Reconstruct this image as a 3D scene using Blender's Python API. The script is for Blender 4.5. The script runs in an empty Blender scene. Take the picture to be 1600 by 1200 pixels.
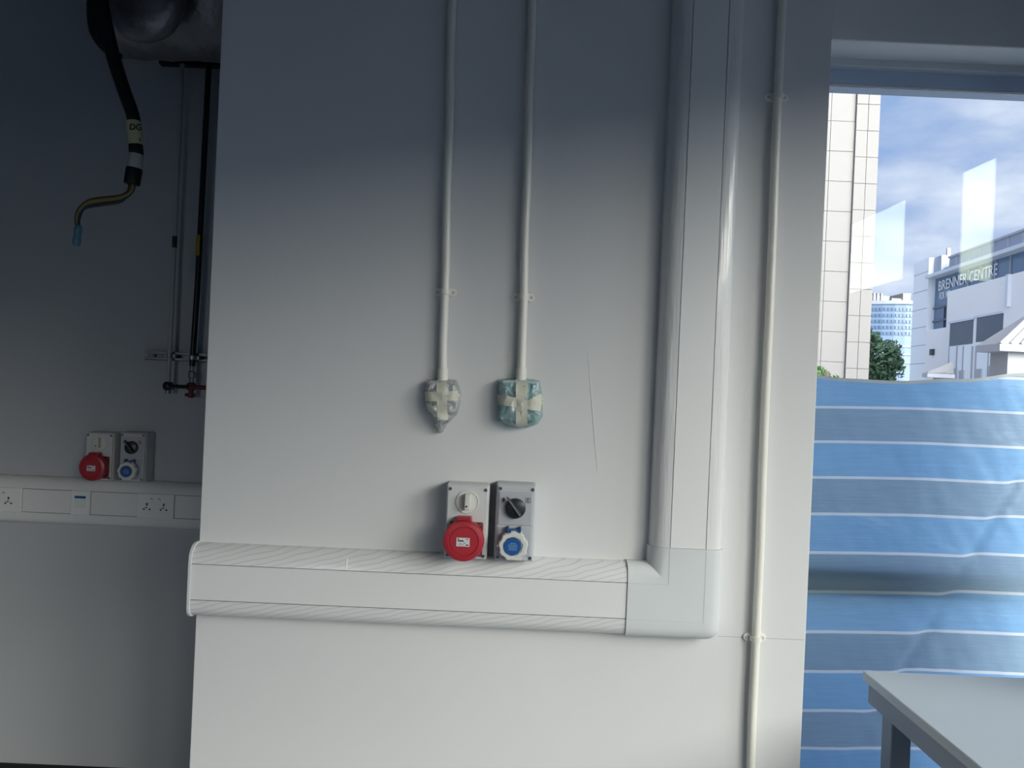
import bpy, math, random
from mathutils import Vector, Matrix, noise

# ------------------------------------------------------------------ camera, world, exposure
S = bpy.context.scene
COL = S.collection
CAMZ = 1.65
ROLL = math.radians(2.5)
cam_data = bpy.data.cameras.new('camera')
cam_data.sensor_width = 36.0
cam_data.lens = 27.0
cam_data.clip_end = 600
cam = bpy.data.objects.new('camera', cam_data)
COL.objects.link(cam)
cam.matrix_world = Matrix.Translation((0, 0, CAMZ)) @ Matrix.Rotation(math.radians(90), 4, 'X') @ Matrix.Rotation(ROLL, 4, 'Z')
S.camera = cam
S.view_settings.view_transform = 'Standard'
S.view_settings.look = 'None'
S.view_settings.gamma = 1.0
S.view_settings.use_curve_mapping = False
S.view_settings.exposure = 0.38
S.cycles.max_bounces = 10
S.cycles.diffuse_bounces = 5
S.cycles.transparent_max_bounces = 16
S.cycles.caustics_reflective = False
S.cycles.caustics_refractive = False


def lin(c):
    return tuple((v / 12.92 if v <= 0.04045 else ((v + 0.055) / 1.055) ** 2.4) for v in (x / 255.0 for x in c)) + (1.0,)


SUN_DIR = Vector((0.43, -0.88, 0.20)).normalized()     # the hazy bright side of the sky, off to the right
world = bpy.data.worlds.new('sky')
S.world = world
world.use_nodes = True
nt = world.node_tree
nt.nodes.clear()
N = nt.nodes.new
L = nt.links.new
tc = N('ShaderNodeTexCoord')
mp = N('ShaderNodeMapping'); mp.inputs['Scale'].default_value = (1.0, 1.0, 2.6); mp.inputs['Location'].default_value = (0.35, 0.2, 0.12)
nz = N('ShaderNodeTexNoise'); nz.inputs['Scale'].default_value = 4.2; nz.inputs['Detail'].default_value = 6; nz.inputs['Roughness'].default_value = 0.52
cr = N('ShaderNodeValToRGB')
e = cr.color_ramp.elements
e[0].position = 0.43; e[0].color = lin((142, 166, 210))
e[1].position = 0.66; e[1].color = lin((216, 222, 238))
e2 = cr.color_ramp.elements.new(0.52); e2.color = lin((166, 182, 216))
dt = N('ShaderNodeVectorMath'); dt.operation = 'DOT_PRODUCT'; dt.inputs[1].default_value = SUN_DIR
mr = N('ShaderNodeMapRange'); mr.interpolation_type = 'SMOOTHSTEP'
mr.inputs['From Min'].default_value = 0.5; mr.inputs['From Max'].default_value = 1.0
mr.inputs['To Min'].default_value = 0.0; mr.inputs['To Max'].default_value = 1.0
SKY_GLOW = 15.5
mg = N('ShaderNodeMath'); mg.operation = 'MULTIPLY_ADD'; mg.inputs[1].default_value = SKY_GLOW; mg.inputs[2].default_value = 1.04
mixw = N('ShaderNodeMix'); mixw.data_type = 'RGBA'; mixw.inputs['B'].default_value = lin((255, 249, 238))
bg = N('ShaderNodeBackground')
out = N('ShaderNodeOutputWorld')
L(tc.outputs['Generated'], mp.inputs['Vector']); L(mp.outputs['Vector'], nz.inputs['Vector']); L(nz.outputs['Fac'], cr.inputs['Fac'])
L(tc.outputs['Generated'], dt.inputs[0]); L(dt.outputs['Value'], mr.inputs['Value']); L(mr.outputs['Result'], mg.inputs[0])
L(mr.outputs['Result'], mixw.inputs['Factor']); L(cr.outputs['Color'], mixw.inputs['A'])
L(mixw.outputs['Result'], bg.inputs['Color']); L(mg.outputs['Value'], bg.inputs['Strength'])
L(bg.outputs['Background'], out.inputs['Surface'])
world.cycles.sampling_method = 'AUTOMATIC'

# ------------------------------------------------------------------ helpers
CS, SN = math.cos(ROLL), math.sin(ROLL)
PI = math.pi


def R(px, py):
    dx, dy = px - 800, 600 - py
    return (dx * CS - dy * SN) / 1200.0, (dx * SN + dy * CS) / 1200.0


def W(px, py, Y):
    a, b = R(px, py)
    return Vector((a * Y, Y, CAMZ + b * Y))


MATS = {}


def material(name, color, rough=0.6, metal=0.0, spec=0.4, bump=0.0, bscale=60.0, vary=0.0, vscale=6.0, coat=0.0, trans=0.0):
    if name in MATS:
        return MATS[name]
    m = bpy.data.materials.new(name)
    m.use_nodes = True
    t = m.node_tree
    b = t.nodes['Principled BSDF']
    c = lin(color)
    b.inputs['Base Color'].default_value = c
    b.inputs['Roughness'].default_value = rough
    b.inputs['Metallic'].default_value = metal
    b.inputs['Specular IOR Level'].default_value = spec
    b.inputs['Coat Weight'].default_value = coat
    g = t.nodes.new('ShaderNodeTexCoord')
    if vary > 0:
        n = t.nodes.new('ShaderNodeTexNoise'); n.inputs['Scale'].default_value = vscale; n.inputs['Detail'].default_value = 5
        t.links.new(g.outputs['Object'], n.inputs['Vector'])
        mx = t.nodes.new('ShaderNodeMix'); mx.data_type = 'RGBA'
        mx.inputs['A'].default_value = tuple(v * (1 - vary) for v in c[:3]) + (1,)
        mx.inputs['B'].default_value = tuple(min(1, v * (1 + vary)) for v in c[:3]) + (1,)
        t.links.new(n.outputs['Fac'], mx.inputs['Factor'])
        t.links.new(mx.outputs['Result'], b.inputs['Base Color'])
    if bump > 0:
        n2 = t.nodes.new('ShaderNodeTexNoise'); n2.inputs['Scale'].default_value = bscale; n2.inputs['Detail'].default_value = 4
        t.links.new(g.outputs['Object'], n2.inputs['Vector'])
        bp = t.nodes.new('ShaderNodeBump'); bp.inputs['Strength'].default_value = bump; bp.inputs['Distance'].default_value = 0.01
        t.links.new(n2.outputs['Fac'], bp.inputs['Height'])
        t.links.new(bp.outputs['Normal'], b.inputs['Normal'])
    MATS[name] = m
    return m


ORG = {}


class MB:
    def __init__(s):
        s.v, s.f, s.uv = [], [], None

    def add(s, verts, faces):
        o = len(s.v)
        s.v += [Vector(p) for p in verts]
        s.f += [tuple(i + o for i in f) for f in faces]
        return s

    def box(s, lo, hi):
        x0, y0, z0 = lo; x1, y1, z1 = hi
        return s.add([(x0, y0, z0), (x1, y0, z0), (x1, y1, z0), (x0, y1, z0), (x0, y0, z1), (x1, y0, z1), (x1, y1, z1), (x0, y1, z1)],
                     [(0, 3, 2, 1), (4, 5, 6, 7), (0, 1, 5, 4), (1, 2, 6, 5), (2, 3, 7, 6), (3, 0, 4, 7)])

    def loft(s, rings, closed=True, cap=True):
        n = len(rings[0]); o = len(s.v)
        for r in rings:
            s.v += [Vector(p) for p in r]
        for i in range(len(rings) - 1):
            for j in range(n if closed else n - 1):
                a = o + i * n + j; b = o + i * n + (j + 1) % n
                s.f.append((a, b, b + n, a + n))
        if cap:
            s.f.append(tuple(o + j for j in range(n))[::-1])
            s.f.append(tuple(o + (len(rings) - 1) * n + j for j in range(n)))
        return s

    def tube(s, pts, r, n=14, cap=True):
        pts = [Vector(p) for p in pts]
        rs = r if isinstance(r, (list, tuple)) else [r] * len(pts)
        rings = []
        t0 = (pts[1] - pts[0]).normalized()
        up = Vector((0, 0, 1)) if abs(t0.z) < 0.9 else Vector((1, 0, 0))
        u = t0.cross(up).normalized()
        for i, p in enumerate(pts):
            t = (pts[min(i + 1, len(pts) - 1)] - pts[max(i - 1, 0)]).normalized()
            u = (u - t * u.dot(t)).normalized()
            w = t.cross(u)
            rings.append([p + (u * math.cos(2 * PI * k / n) + w * math.sin(2 * PI * k / n)) * rs[i] for k in range(n)])
        return s.loft(rings, True, cap)

    def prism(s, poly, axis_vec):
        a = Vector(axis_vec)
        return s.loft([[Vector(p) for p in poly], [Vector(p) + a for p in poly]])

    def disc(s, c, r0, r1, y0, y1, n=32):      # solid turned about the Y axis, radius r0 at y0 and r1 at y1
        c = Vector(c)
        return s.loft([[c + Vector((math.cos(2 * PI * k / n) * r, y, math.sin(2 * PI * k / n) * r)) for k in range(n)] for r, y in ((r0, y0), (r1, y1))])

    def lathe(s, c, prof, n=36):               # profile of (radius, y) about the Y axis
        c = Vector(c)
        return s.loft([[c + Vector((math.cos(2 * PI * k / n) * r, y, math.sin(2 * PI * k / n) * r)) for k in range(n)] for r, y in prof])

    def build(s, name, mat, parent=None, smooth=False, bevel=0.0, seg=2, auto=None):
        off = Vector((0, 0, 0))
        if parent is not None:
            off = ORG.get(parent.name, off)
        me = bpy.data.meshes.new(name)
        me.from_pydata([tuple(p - off) for p in s.v], [], s.f)
        me.materials.append(mat)
        if s.uv is not None:
            a = me.attributes.new('sheet', 'FLOAT_VECTOR', 'POINT')
            for i, q in enumerate(s.uv):
                a.data[i].vector = q
        import bmesh
        bm = bmesh.new(); bm.from_mesh(me)
        bmesh.ops.remove_doubles(bm, verts=bm.verts, dist=1e-6)
        bmesh.ops.recalc_face_normals(bm, faces=bm.faces)
        bm.to_mesh(me); bm.free()
        if smooth:
            for p in me.polygons:
                p.use_smooth = True
            if auto is None:
                auto = 38
            me.set_sharp_from_angle(angle=math.radians(auto))
        o = bpy.data.objects.new(name, me)
        COL.objects.link(o)
        if parent is not None:
            o.parent = parent
        ORG[o.name] = off
        if bevel > 0:
            md = o.modifiers.new('bevel', 'BEVEL'); md.width = bevel; md.segments = seg; md.limit_method = 'ANGLE'; md.angle_limit = math.radians(40)
            md.harden_normals = False
        return o


def thing(name, label, cat, loc, group=None):
    o = bpy.data.objects.new(name, None)
    COL.objects.link(o)
    o.location = loc
    o.empty_display_size = 0.05
    o['label'] = label; o['category'] = cat
    if group:
        o['group'] = group
    ORG[o.name] = Vector(loc)
    return o


def tag(o, label, cat, group=None):
    o['label'] = label; o['category'] = cat
    if group:
        o['group'] = group
    return o


def struct(mb, name, mat, **k):
    o = mb.build(name, mat, None, **k)
    o['kind'] = 'structure'
    return o


def copy_tree(src, loc, label, rotz=0.0):
    def rec(o, parent):
        c = o.copy(); COL.objects.link(c); c.parent = parent
        for ch in [x for x in src_children[o.name]]:
            rec(ch, c)
        return c
    src_children = {}
    for o in list(bpy.data.objects):
        src_children.setdefault(o.name, [])
        if o.parent:
            src_children.setdefault(o.parent.name, []).append(o)
    r = rec(src, None)
    r.location = loc; r['label'] = label
    r.rotation_euler = (0, 0, rotz)
    ORG[r.name] = Vector(loc)
    return r


def text_part(body, size, mat, parent, pos, name='lettering', rot=(PI / 2, 0, 0), depth=0.001, align='CENTER', xs=1.0, bold=0.0):
    cu = bpy.data.curves.new('t', 'FONT'); cu.body = body; cu.size = size; cu.extrude = depth
    cu.align_x = align; cu.align_y = 'CENTER'; cu.offset = bold; cu.resolution_u = 3
    ob = bpy.data.objects.new('t', cu)
    me = bpy.data.meshes.new_from_object(ob)
    bpy.data.objects.remove(ob)
    off = ORG.get(parent.name, Vector())
    if isinstance(rot, Matrix):
        M = rot.to_4x4()
    else:
        from mathutils import Euler
        M = Euler(rot).to_matrix().to_4x4()
    me.transform(Matrix.Translation(Vector(pos) - off) @ M @ Matrix.Diagonal((xs, 1, 1, 1)))
    me.name = name; me.materials.clear(); me.materials.append(mat)
    o = bpy.data.objects.new(name, me); COL.objects.link(o); o.parent = parent
    return o


rnd = random.Random(7)

# ------------------------------------------------------------------ materials
M_PLASTIC = material('white trunking plastic', (226, 226, 224), 0.32, spec=0.5, vary=0.01)
M_ELBOW = material('white moulded corner plastic', (212, 215, 215), 0.38, spec=0.5)
M_SEAM = material('dark seam gap', (30, 32, 36), 0.8)
M_PIPE = material('painted white conduit', (232, 229, 218), 0.30, spec=0.55, bump=0.12, bscale=90)
M_GREYBOX = material('light grey socket housing', (204, 205, 204), 0.38, spec=0.5)
M_GREYBOX2 = material('grey socket housing', (190, 192, 195), 0.42, spec=0.5)
M_GREYPANEL = material('grey raised panel', (178, 180, 184), 0.40, spec=0.5)
M_RED = material('red socket plastic', (172, 42, 52), 0.34, spec=0.5)
M_REDDARK = material('dark red flange plastic', (122, 24, 34), 0.4, spec=0.5)
M_BLUE = material('blue socket plastic', (30, 84, 146), 0.35, spec=0.5)
M_WHITECAP = material('white bayonet plastic', (214, 213, 206), 0.3, spec=0.5)
M_BLACK = material('black knob plastic', (34, 38, 44), 0.35, spec=0.5)
M_DARKMARK = material('dark print', (52, 54, 60), 0.6)
M_LABEL = material('white sticker', (214, 214, 210), 0.5)
M_SCREW = material('steel screw', (120, 122, 122), 0.35, metal=0.9)
M_DARKPIPE = material('black painted pipe', (38, 40, 46), 0.35, metal=0.5)
M_GALV = material('galvanised steel', (142, 148, 156), 0.4, metal=0.75, bump=0.1, bscale=40)
M_FOIL = material('aluminium duct foil', (150, 150, 152), 0.42, metal=0.85, bump=1.0, bscale=14, vary=0.25, vscale=5)
M_SHEATH = material('black corrugated sheath', (14, 16, 18), 0.55)
M_CREAM = material('cream label tape', (196, 196, 150), 0.6)
M_WTAPE = material('white label tape', (176, 178, 178), 0.6)
M_YELLOW = material('yellow wire insulation', (150, 138, 70), 0.45)
M_BROWN = material('brown wire insulation', (84, 58, 40), 0.45)
M_GREENW = material('green wire insulation', (40, 96, 62), 0.45)
M_TEAL = material('pale blue connector cap', (90, 136, 148), 0.5)
M_TABLE = material('white painted table top', (194, 200, 203), 0.5, vary=0.03, vscale=9)
M_TABLELEG = material('grey painted table frame', (150, 158, 168), 0.45)
M_FRAME = material('pale grey window frame', (176, 192, 214), 0.45, spec=0.4)
M_GASKET = material('pale gasket', (205, 205, 206), 0.6)
M_CEIL = material('dark raw ceiling', (66, 76, 92), 0.9, vary=0.1)
M_FLOOR = material('grey screed floor', (116, 126, 140), 0.85, vary=0.12, vscale=3)
M_CRACK = material('hairline joint filler', (176, 176, 176), 0.9)


def wall_material(name, color):
    m = material(name, color, 0.72, spec=0.25, vary=0.025, vscale=1.6)
    t = m.node_tree
    b = t.nodes['Principled BSDF']
    g = t.nodes.new('ShaderNodeTexCoord')
    n1 = t.nodes.new('ShaderNodeTexNoise'); n1.inputs['Scale'].default_value = 220; n1.inputs['Detail'].default_value = 3
    n2 = t.nodes.new('ShaderNodeTexNoise'); n2.inputs['Scale'].default_value = 7; n2.inputs['Detail'].default_value = 3
    ad = t.nodes.new('ShaderNodeMath'); ad.operation = 'MULTIPLY_ADD'; ad.inputs[1].default_value = 0.12
    t.links.new(g.outputs['Object'], n1.inputs['Vector']); t.links.new(g.outputs['Object'], n2.inputs['Vector'])
    t.links.new(n1.outputs['Fac'], ad.inputs[0]); t.links.new(n2.outputs['Fac'], ad.inputs[2])
    bp = t.nodes.new('ShaderNodeBump'); bp.inputs['Strength'].default_value = 0.16; bp.inputs['Distance'].default_value = 0.008
    t.links.new(ad.outputs[0], bp.inputs['Height']); t.links.new(bp.outputs['Normal'], b.inputs['Normal'])
    return m


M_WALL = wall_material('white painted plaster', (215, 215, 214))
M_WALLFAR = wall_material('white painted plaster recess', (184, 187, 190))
M_WALLROOM = material('grey unpainted room wall', (134, 148, 166), 0.85, vary=0.05)


def film_material(name='film covered white plastic', sc=(9, 150, 1), rot=-0.30, dark=(212, 212, 211), bump=0.35):
    # clear protective film with slanting grain-like wrinkles over white plastic
    m = bpy.data.materials.new(name); m.use_nodes = True
    t = m.node_tree; b = t.nodes['Principled BSDF']
    b.inputs['Roughness'].default_value = 0.36
    b.inputs['Coat Weight'].default_value = 0.6; b.inputs['Coat Roughness'].default_value = 0.10
    g = t.nodes.new('ShaderNodeAttribute'); g.attribute_name = 'sheet'
    mpn = t.nodes.new('ShaderNodeMapping'); mpn.inputs['Scale'].default_value = sc; mpn.inputs['Rotation'].default_value = (0, 0, rot)
    w = t.nodes.new('ShaderNodeTexNoise'); w.inputs['Scale'].default_value = 1.0; w.inputs['Detail'].default_value = 2; w.inputs['Distortion'].default_value = 0.9
    t.links.new(g.outputs['Vector'], mpn.inputs['Vector']); t.links.new(mpn.outputs['Vector'], w.inputs['Vector'])
    bp = t.nodes.new('ShaderNodeBump'); bp.inputs['Strength'].default_value = bump; bp.inputs['Distance'].default_value = 0.004
    t.links.new(w.outputs['Fac'], bp.inputs['Height'])
    t.links.new(bp.outputs['Normal'], b.inputs['Normal']); t.links.new(bp.outputs['Normal'], b.inputs['Coat Normal'])
    rp = t.nodes.new('ShaderNodeValToRGB')
    rp.color_ramp.elements[0].position = 0.40; rp.color_ramp.elements[0].color = lin(dark)
    rp.color_ramp.elements[1].position = 0.52; rp.color_ramp.elements[1].color = lin((224, 224, 222))
    t.links.new(w.outputs['Fac'], rp.inputs['Fac']); t.links.new(rp.outputs['Color'], b.inputs['Base Color'])
    return m


def grain_film():
    m = bpy.data.materials.new('grain patterned film on white plastic'); m.use_nodes = True
    t = m.node_tree; b = t.nodes['Principled BSDF']
    b.inputs['Roughness'].default_value = 0.36
    b.inputs['Coat Weight'].default_value = 0.4; b.inputs['Coat Roughness'].default_value = 0.15
    g = t.nodes.new('ShaderNodeAttribute'); g.attribute_name = 'sheet'
    mpn = t.nodes.new('ShaderNodeMapping'); mpn.inputs['Rotation'].default_value = (0, 0, math.radians(72)); mpn.inputs['Scale'].default_value = (0.8, 1, 1)
    w = t.nodes.new('ShaderNodeTexWave'); w.wave_type = 'BANDS'; w.bands_direction = 'X'; w.inputs['Scale'].default_value = 26; w.inputs['Distortion'].default_value = 5.0
    w.inputs['Detail'].default_value = 1.5; w.inputs['Detail Scale'].default_value = 0.5
    t.links.new(g.outputs['Vector'], mpn.inputs['Vector']); t.links.new(mpn.outputs['Vector'], w.inputs['Vector'])
    rp = t.nodes.new('ShaderNodeValToRGB')
    rp.color_ramp.elements[0].position = 0.0; rp.color_ramp.elements[0].color = lin((204, 204, 204))
    rp.color_ramp.elements[1].position = 0.24; rp.color_ramp.elements[1].color = lin((222, 222, 220))
    t.links.new(w.outputs['Fac'], rp.inputs['Fac']); t.links.new(rp.outputs['Color'], b.inputs['Base Color'])
    return m


M_FILM = grain_film()
M_FILMV = film_material('creased film on white plastic', (5, 70, 1), -0.12, (222, 222, 221), 0.45)


def glass_material(name='window glass', tint=(0.96, 0.985, 0.98)):
    m = bpy.data.materials.new(name); m.use_nodes = True
    t = m.node_tree; t.nodes.clear()
    o = t.nodes.new('ShaderNodeOutputMaterial'); mx = t.nodes.new('ShaderNodeMixShader')
    tr = t.nodes.new('ShaderNodeBsdfTransparent'); tr.inputs['Color'].default_value = tint + (1,)
    gl = t.nodes.new('ShaderNodeBsdfGlossy'); gl.inputs['Roughness'].default_value = 0.0
    gl.inputs['Color'].default_value = (0.24, 0.275, 0.22, 1)
    fr = t.nodes.new('ShaderNodeFresnel'); fr.inputs['IOR'].default_value = 1.52
    geo = t.nodes.new('ShaderNodeNewGeometry')
    # use the outward-facing Fresnel on both faces of the pane
    ior = t.nodes.new('ShaderNodeMix'); ior.data_type = 'FLOAT'; ior.inputs['A'].default_value = 1.52; ior.inputs['B'].default_value = 1 / 1.52
    t.links.new(geo.outputs['Backfacing'], ior.inputs['Factor']); t.links.new(ior.outputs['Result'], fr.inputs['IOR'])
    t.links.new(fr.outputs['Fac'], mx.inputs['Fac']); t.links.new(tr.outputs[0], mx.inputs[1]); t.links.new(gl.outputs[0], mx.inputs[2])
    t.links.new(mx.outputs[0], o.inputs['Surface'])
    return m


M_GLASS = glass_material()

# ------------------------------------------------------------------ room shell
PY = 2.03            # front of the white wall panel
PX0, PX1 = -0.808, 0.805
FY = 3.10            # recessed wall on the left
CEIL = 3.30
SX = 1.85            # inner face of the right-hand wall
GY = 2.35            # glass line

HEAD = 2.61
SHEAD = 2.72

def wall_piece(lo, hi):
    return MB().box(lo, hi)

wf = struct(MB().box((PX0, PY, 0), (PX1, 3.3, CEIL)), 'wall_front', M_WALL, bevel=0.002)
a = W(917, 543, PY); b = W(934, 742, PY)
MB().tube([a, a.lerp(b, .3) + Vector((.001, 0, 0)), a.lerp(b, .7), b], [0.0004, 0.0011, 0.0013, 0.0004], 8).build('paint_ridge', M_WALL, wf, smooth=True)
a = W(944, 552, PY); b = W(931, 562, PY); c = W(935, 572, PY)
MB().tube([a, b, c], [0.0003, 0.0008, 0.0003], 8).build('paint_ridge', M_WALL, wf, smooth=True)
a = W(792, 555, PY)
MB().disc(a, 0.0022, 0.0022, 0.001, -0.0008, 10).build('wall_plug', M_GREYBOX2, wf)
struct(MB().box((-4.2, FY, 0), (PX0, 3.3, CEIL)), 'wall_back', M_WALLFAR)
struct(MB().box((-4.2, -5.2, 0), (-4.0, FY, CEIL)), 'wall_left', M_WALLROOM)
struct(MB().box((-4.2, -5.2, -0.25), (2.05, 3.6, 0)), 'floor', M_FLOOR)
struct(MB().box((-4.2, -5.2, CEIL), (2.05, 3.3, CEIL + 0.25)), 'ceiling', M_CEIL)
struct(MB().box((-4.0, FY - 0.012, 0.0), (PX0, FY, 0.034)), 'baseboard_back', material('black skirting strip', (34, 36, 36), 0.6))
# wall over the window
mb = MB().box((PX1, 2.20, 2.675), (SX, 2.45, CEIL))
struct(mb, 'wall_window', M_WALL, bevel=0.004)

SIDE = [(-0.02, 1.01), (1.14, 1.70), (-1.55, -0.14), (-3.2, -1.67), (-4.85, -3.32)]
SILL = 0.06
m = MB()
m.box((SX, -5.0, 0), (2.05, 2.45, SILL))
m.box((SX, -5.0, SHEAD), (2.05, 2.45, CEIL))
for a, b in SIDE[:2]:  # unseen high sills, added to cut light on the front wall's right
    m.box((SX, a, SILL), (2.05, b, 1.0))
edges = sorted(SIDE)
y = -5.0
for a, b in edges:
    m.box((SX, y, SILL), (2.05, a, SHEAD)); y = b
m.box((SX, y, SILL), (2.05, 2.45, SHEAD))
struct(m, 'wall_right', M_WALLROOM)


def side_window(n, a, b, SILL):
    w = bpy.data.objects.new('window_%d' % n, None); COL.objects.link(w); w['kind'] = 'structure'
    w.location = (1.93, (a + b) / 2, SILL); ORG[w.name] = Vector(w.location)
    f = MB(); t = 0.02
    f.box((1.90, a, SILL), (1.96, a + t, SHEAD)); f.box((1.90, b - t, SILL), (1.96, b, SHEAD))
    f.box((1.90, a + t, SILL), (1.96, b - t, SILL + t)); f.box((1.90, a + t, SHEAD - t), (1.96, b - t, SHEAD))
    f.build('window_frame', M_FRAME, w)
    MB().box((1.927, a + t, SILL + t), (1.933, b - t, SHEAD - t)).build('pane', M_GLASS, w)
    # daylight portal: guides the sampling of the sky through this opening, gives off nothing
    pl = bpy.data.lights.new('portal', 'AREA'); pl.shape = 'RECTANGLE'; pl.size = b - a; pl.size_y = SHEAD - SILL
    pl.cycles.is_portal = True
    po = bpy.data.objects.new('portal', pl); COL.objects.link(po)
    po.matrix_world = Matrix.Translation((1.99, (a + b) / 2, (SILL + SHEAD) / 2)) @ Matrix.Rotation(PI / 2, 4, 'Z') @ Matrix.Rotation(PI / 2, 4, 'X')
    po.rotation_euler = (PI / 2, 0, PI / 2)


for i, (a, b) in enumerate(SIDE):
    side_window(i + 2, a, b, 1.0 if i < 2 else SILL)

w1 = bpy.data.objects.new('window_1', None); COL.objects.link(w1); w1['kind'] = 'structure'
w1.location = (PX1, GY, 0); ORG[w1.name] = Vector(w1.location)
MB().box((PX1, 2.315, 2.652), (SX, 2.42, 2.70)).build('head_bead', material('pale head bead', (196, 200, 206), 0.4), w1, bevel=0.004)
f = MB()
f.box((PX1, 2.338, HEAD), (SX, 2.42, 2.655)); f.box((PX1, 2.338, 0), (PX1 + 0.05, 2.42, HEAD)); f.box((SX - 0.05, 2.338, 0), (SX, 2.42, HEAD))
f.box((PX1 + 0.05, 2.338, 0), (SX - 0.05, 2.42, 0.06))
f.build('window_frame', M_FRAME, w1)
MB().box((PX1 + 0.05, 2.344, HEAD - 0.006), (SX - 0.05, 2.356, HEAD - 0.0005)).build('gasket', M_GASKET, w1)
MB().box((PX1 + 0.05, GY - 0.003, 0.06), (SX - 0.05, GY + 0.003, HEAD - 0.006)).build('pane', M_GLASS, w1)

# rear wall with an unseen window added to brighten recess and lower wall
RX0, RX1 = -2.3, -1.6
RHEAD = 2.3
m = MB()
m.box((-4.0, -5.2, 0), (RX0, -5.0, CEIL)); m.box((RX1, -5.2, 0), (2.05, -5.0, CEIL))
m.box((RX0, -5.2, RHEAD), (RX1, -5.0, CEIL)); m.box((RX0, -5.2, 0), (RX1, -5.0, SILL))
struct(m, 'wall_rear', M_WALLROOM)
wr = bpy.data.objects.new('window_7', None); COL.objects.link(wr); wr['kind'] = 'structure'
wr.location = ((RX0 + RX1) / 2, -5.1, SILL); ORG[wr.name] = Vector(wr.location)
f = MB()
f.box((RX0, -5.13, SILL), (RX0 + 0.03, -5.07, RHEAD)); f.box((RX1 - 0.03, -5.13, SILL), (RX1, -5.07, RHEAD))
f.box((RX0 + 0.03, -5.13, SILL), (RX1 - 0.03, -5.07, SILL + 0.03)); f.box((RX0 + 0.03, -5.13, RHEAD - 0.03), (RX1 - 0.03, -5.07, RHEAD))
f.box(((RX0 + RX1) / 2 - 0.02, -5.13, SILL + 0.03), ((RX0 + RX1) / 2 + 0.02, -5.07, RHEAD - 0.03))
f.build('window_frame', M_FRAME, wr)
for a, b in ((RX0 + 0.03, (RX0 + RX1) / 2 - 0.02), ((RX0 + RX1) / 2 + 0.02, RX1 - 0.03)):
    MB().box((a, -5.103, SILL + 0.03), (b, -5.097, RHEAD - 0.03)).build('pane', M_GLASS, wr)
pl = bpy.data.lights.new('portal', 'AREA'); pl.shape = 'RECTANGLE'; pl.size = RX1 - RX0; pl.size_y = RHEAD - SILL; pl.cycles.is_portal = True
po = bpy.data.objects.new('portal', pl); COL.objects.link(po)
po.location = ((RX0 + RX1) / 2, -5.16, (SILL + RHEAD) / 2); po.rotation_euler = (PI / 2, 0, 0)

# outside slab that carries the rail and the sheet
struct(MB().box((0.6, 3.6, -0.25), (4.6, 3.75, 0.0)), 'trim_1', M_FLOOR)
struct(MB().box((2.05, 2.45, -0.25), (4.6, 3.6, 0.0)), 'trim_2', M_FLOOR)

# ------------------------------------------------------------------ cable trunking on the wall
D = 0.053
HL = 0.047                       # half height of the lid
BV = 0.046
# half profile outside the lid: (distance beyond the lid seam, depth from wall)
BEVP = [(0.0, D), (0.015, 0.0512), (0.027, 0.0465), (0.036, 0.039), (0.042, 0.030), (0.0455, 0.020), (0.046, 0.014), (0.046, 0.0)]      # inner or upper side
BEVO = [(0.0, D), (0.020, 0.0525), (0.031, 0.0495), (0.039, 0.043), (0.044, 0.034), (0.046, 0.025), (0.046, 0.0)]     # outer or lower side, rounded late


def bevel_strip(p0, axis, across, length, scale=1.0, dadd=0.0, name='side', parent=None, mat=None, prf=None):
    # one rounded side of the trunking: closed section swept along axis
    sec = [(s * scale, d + dadd) for s, d in (prf or BEVP)] + [(0.0, 0.0)]
    mb = MB(); mb.uv = []
    n = max(2, int(length / 0.03))
    rings = []
    for i in range(n + 1):
        c = p0 + axis * (length * i / n)
        ring = []
        for k, (s, d) in enumerate(sec):
            ring.append(c + across * s + Vector((0, -d, 0)))
            mb.uv.append((length * i / n, s * (-1.0 if across.z < 0 else 1.0), 0))
        rings.append(ring)
    mb.loft(rings)
    o_v = len(mb.v)
    mb2 = MB(); mb2.v = mb.v; mb2.f = mb.f; mb2.uv = mb.uv
    return mb2.build(name, mat, parent, smooth=True, auto=45)


ZT = 1.105                       # lid centre height
X_ELB = 0.320
t = thing('cable_trunking', 'long horizontal white cable trunking under the red and blue sockets on the bright wall', 'trunking', (-0.25, PY, 1.012))
X0 = PX0 + 0.004
ln = X_ELB - X0 - 0.0005
bevel_strip(Vector((X0, PY, ZT + HL)), Vector((1, 0, 0)), Vector((0, 0, 1)), ln, name='upper_side', parent=t, mat=M_FILM)
bevel_strip(Vector((X0, PY, ZT - HL)), Vector((1, 0, 0)), Vector((0, 0, -1)), ln, name='lower_side', parent=t, mat=M_FILM, prf=BEVO)
MB().box((X0, PY - D + 0.004, ZT - HL), (X0 + ln, PY, ZT + HL)).build('base_channel', M_SEAM, t)
MB().box((X0, PY - D, ZT - HL + 0.0016), (X0 + ln, PY - D + 0.0035, ZT + HL - 0.0016)).build('lid', M_PLASTIC, t, bevel=0.0005)
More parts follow.
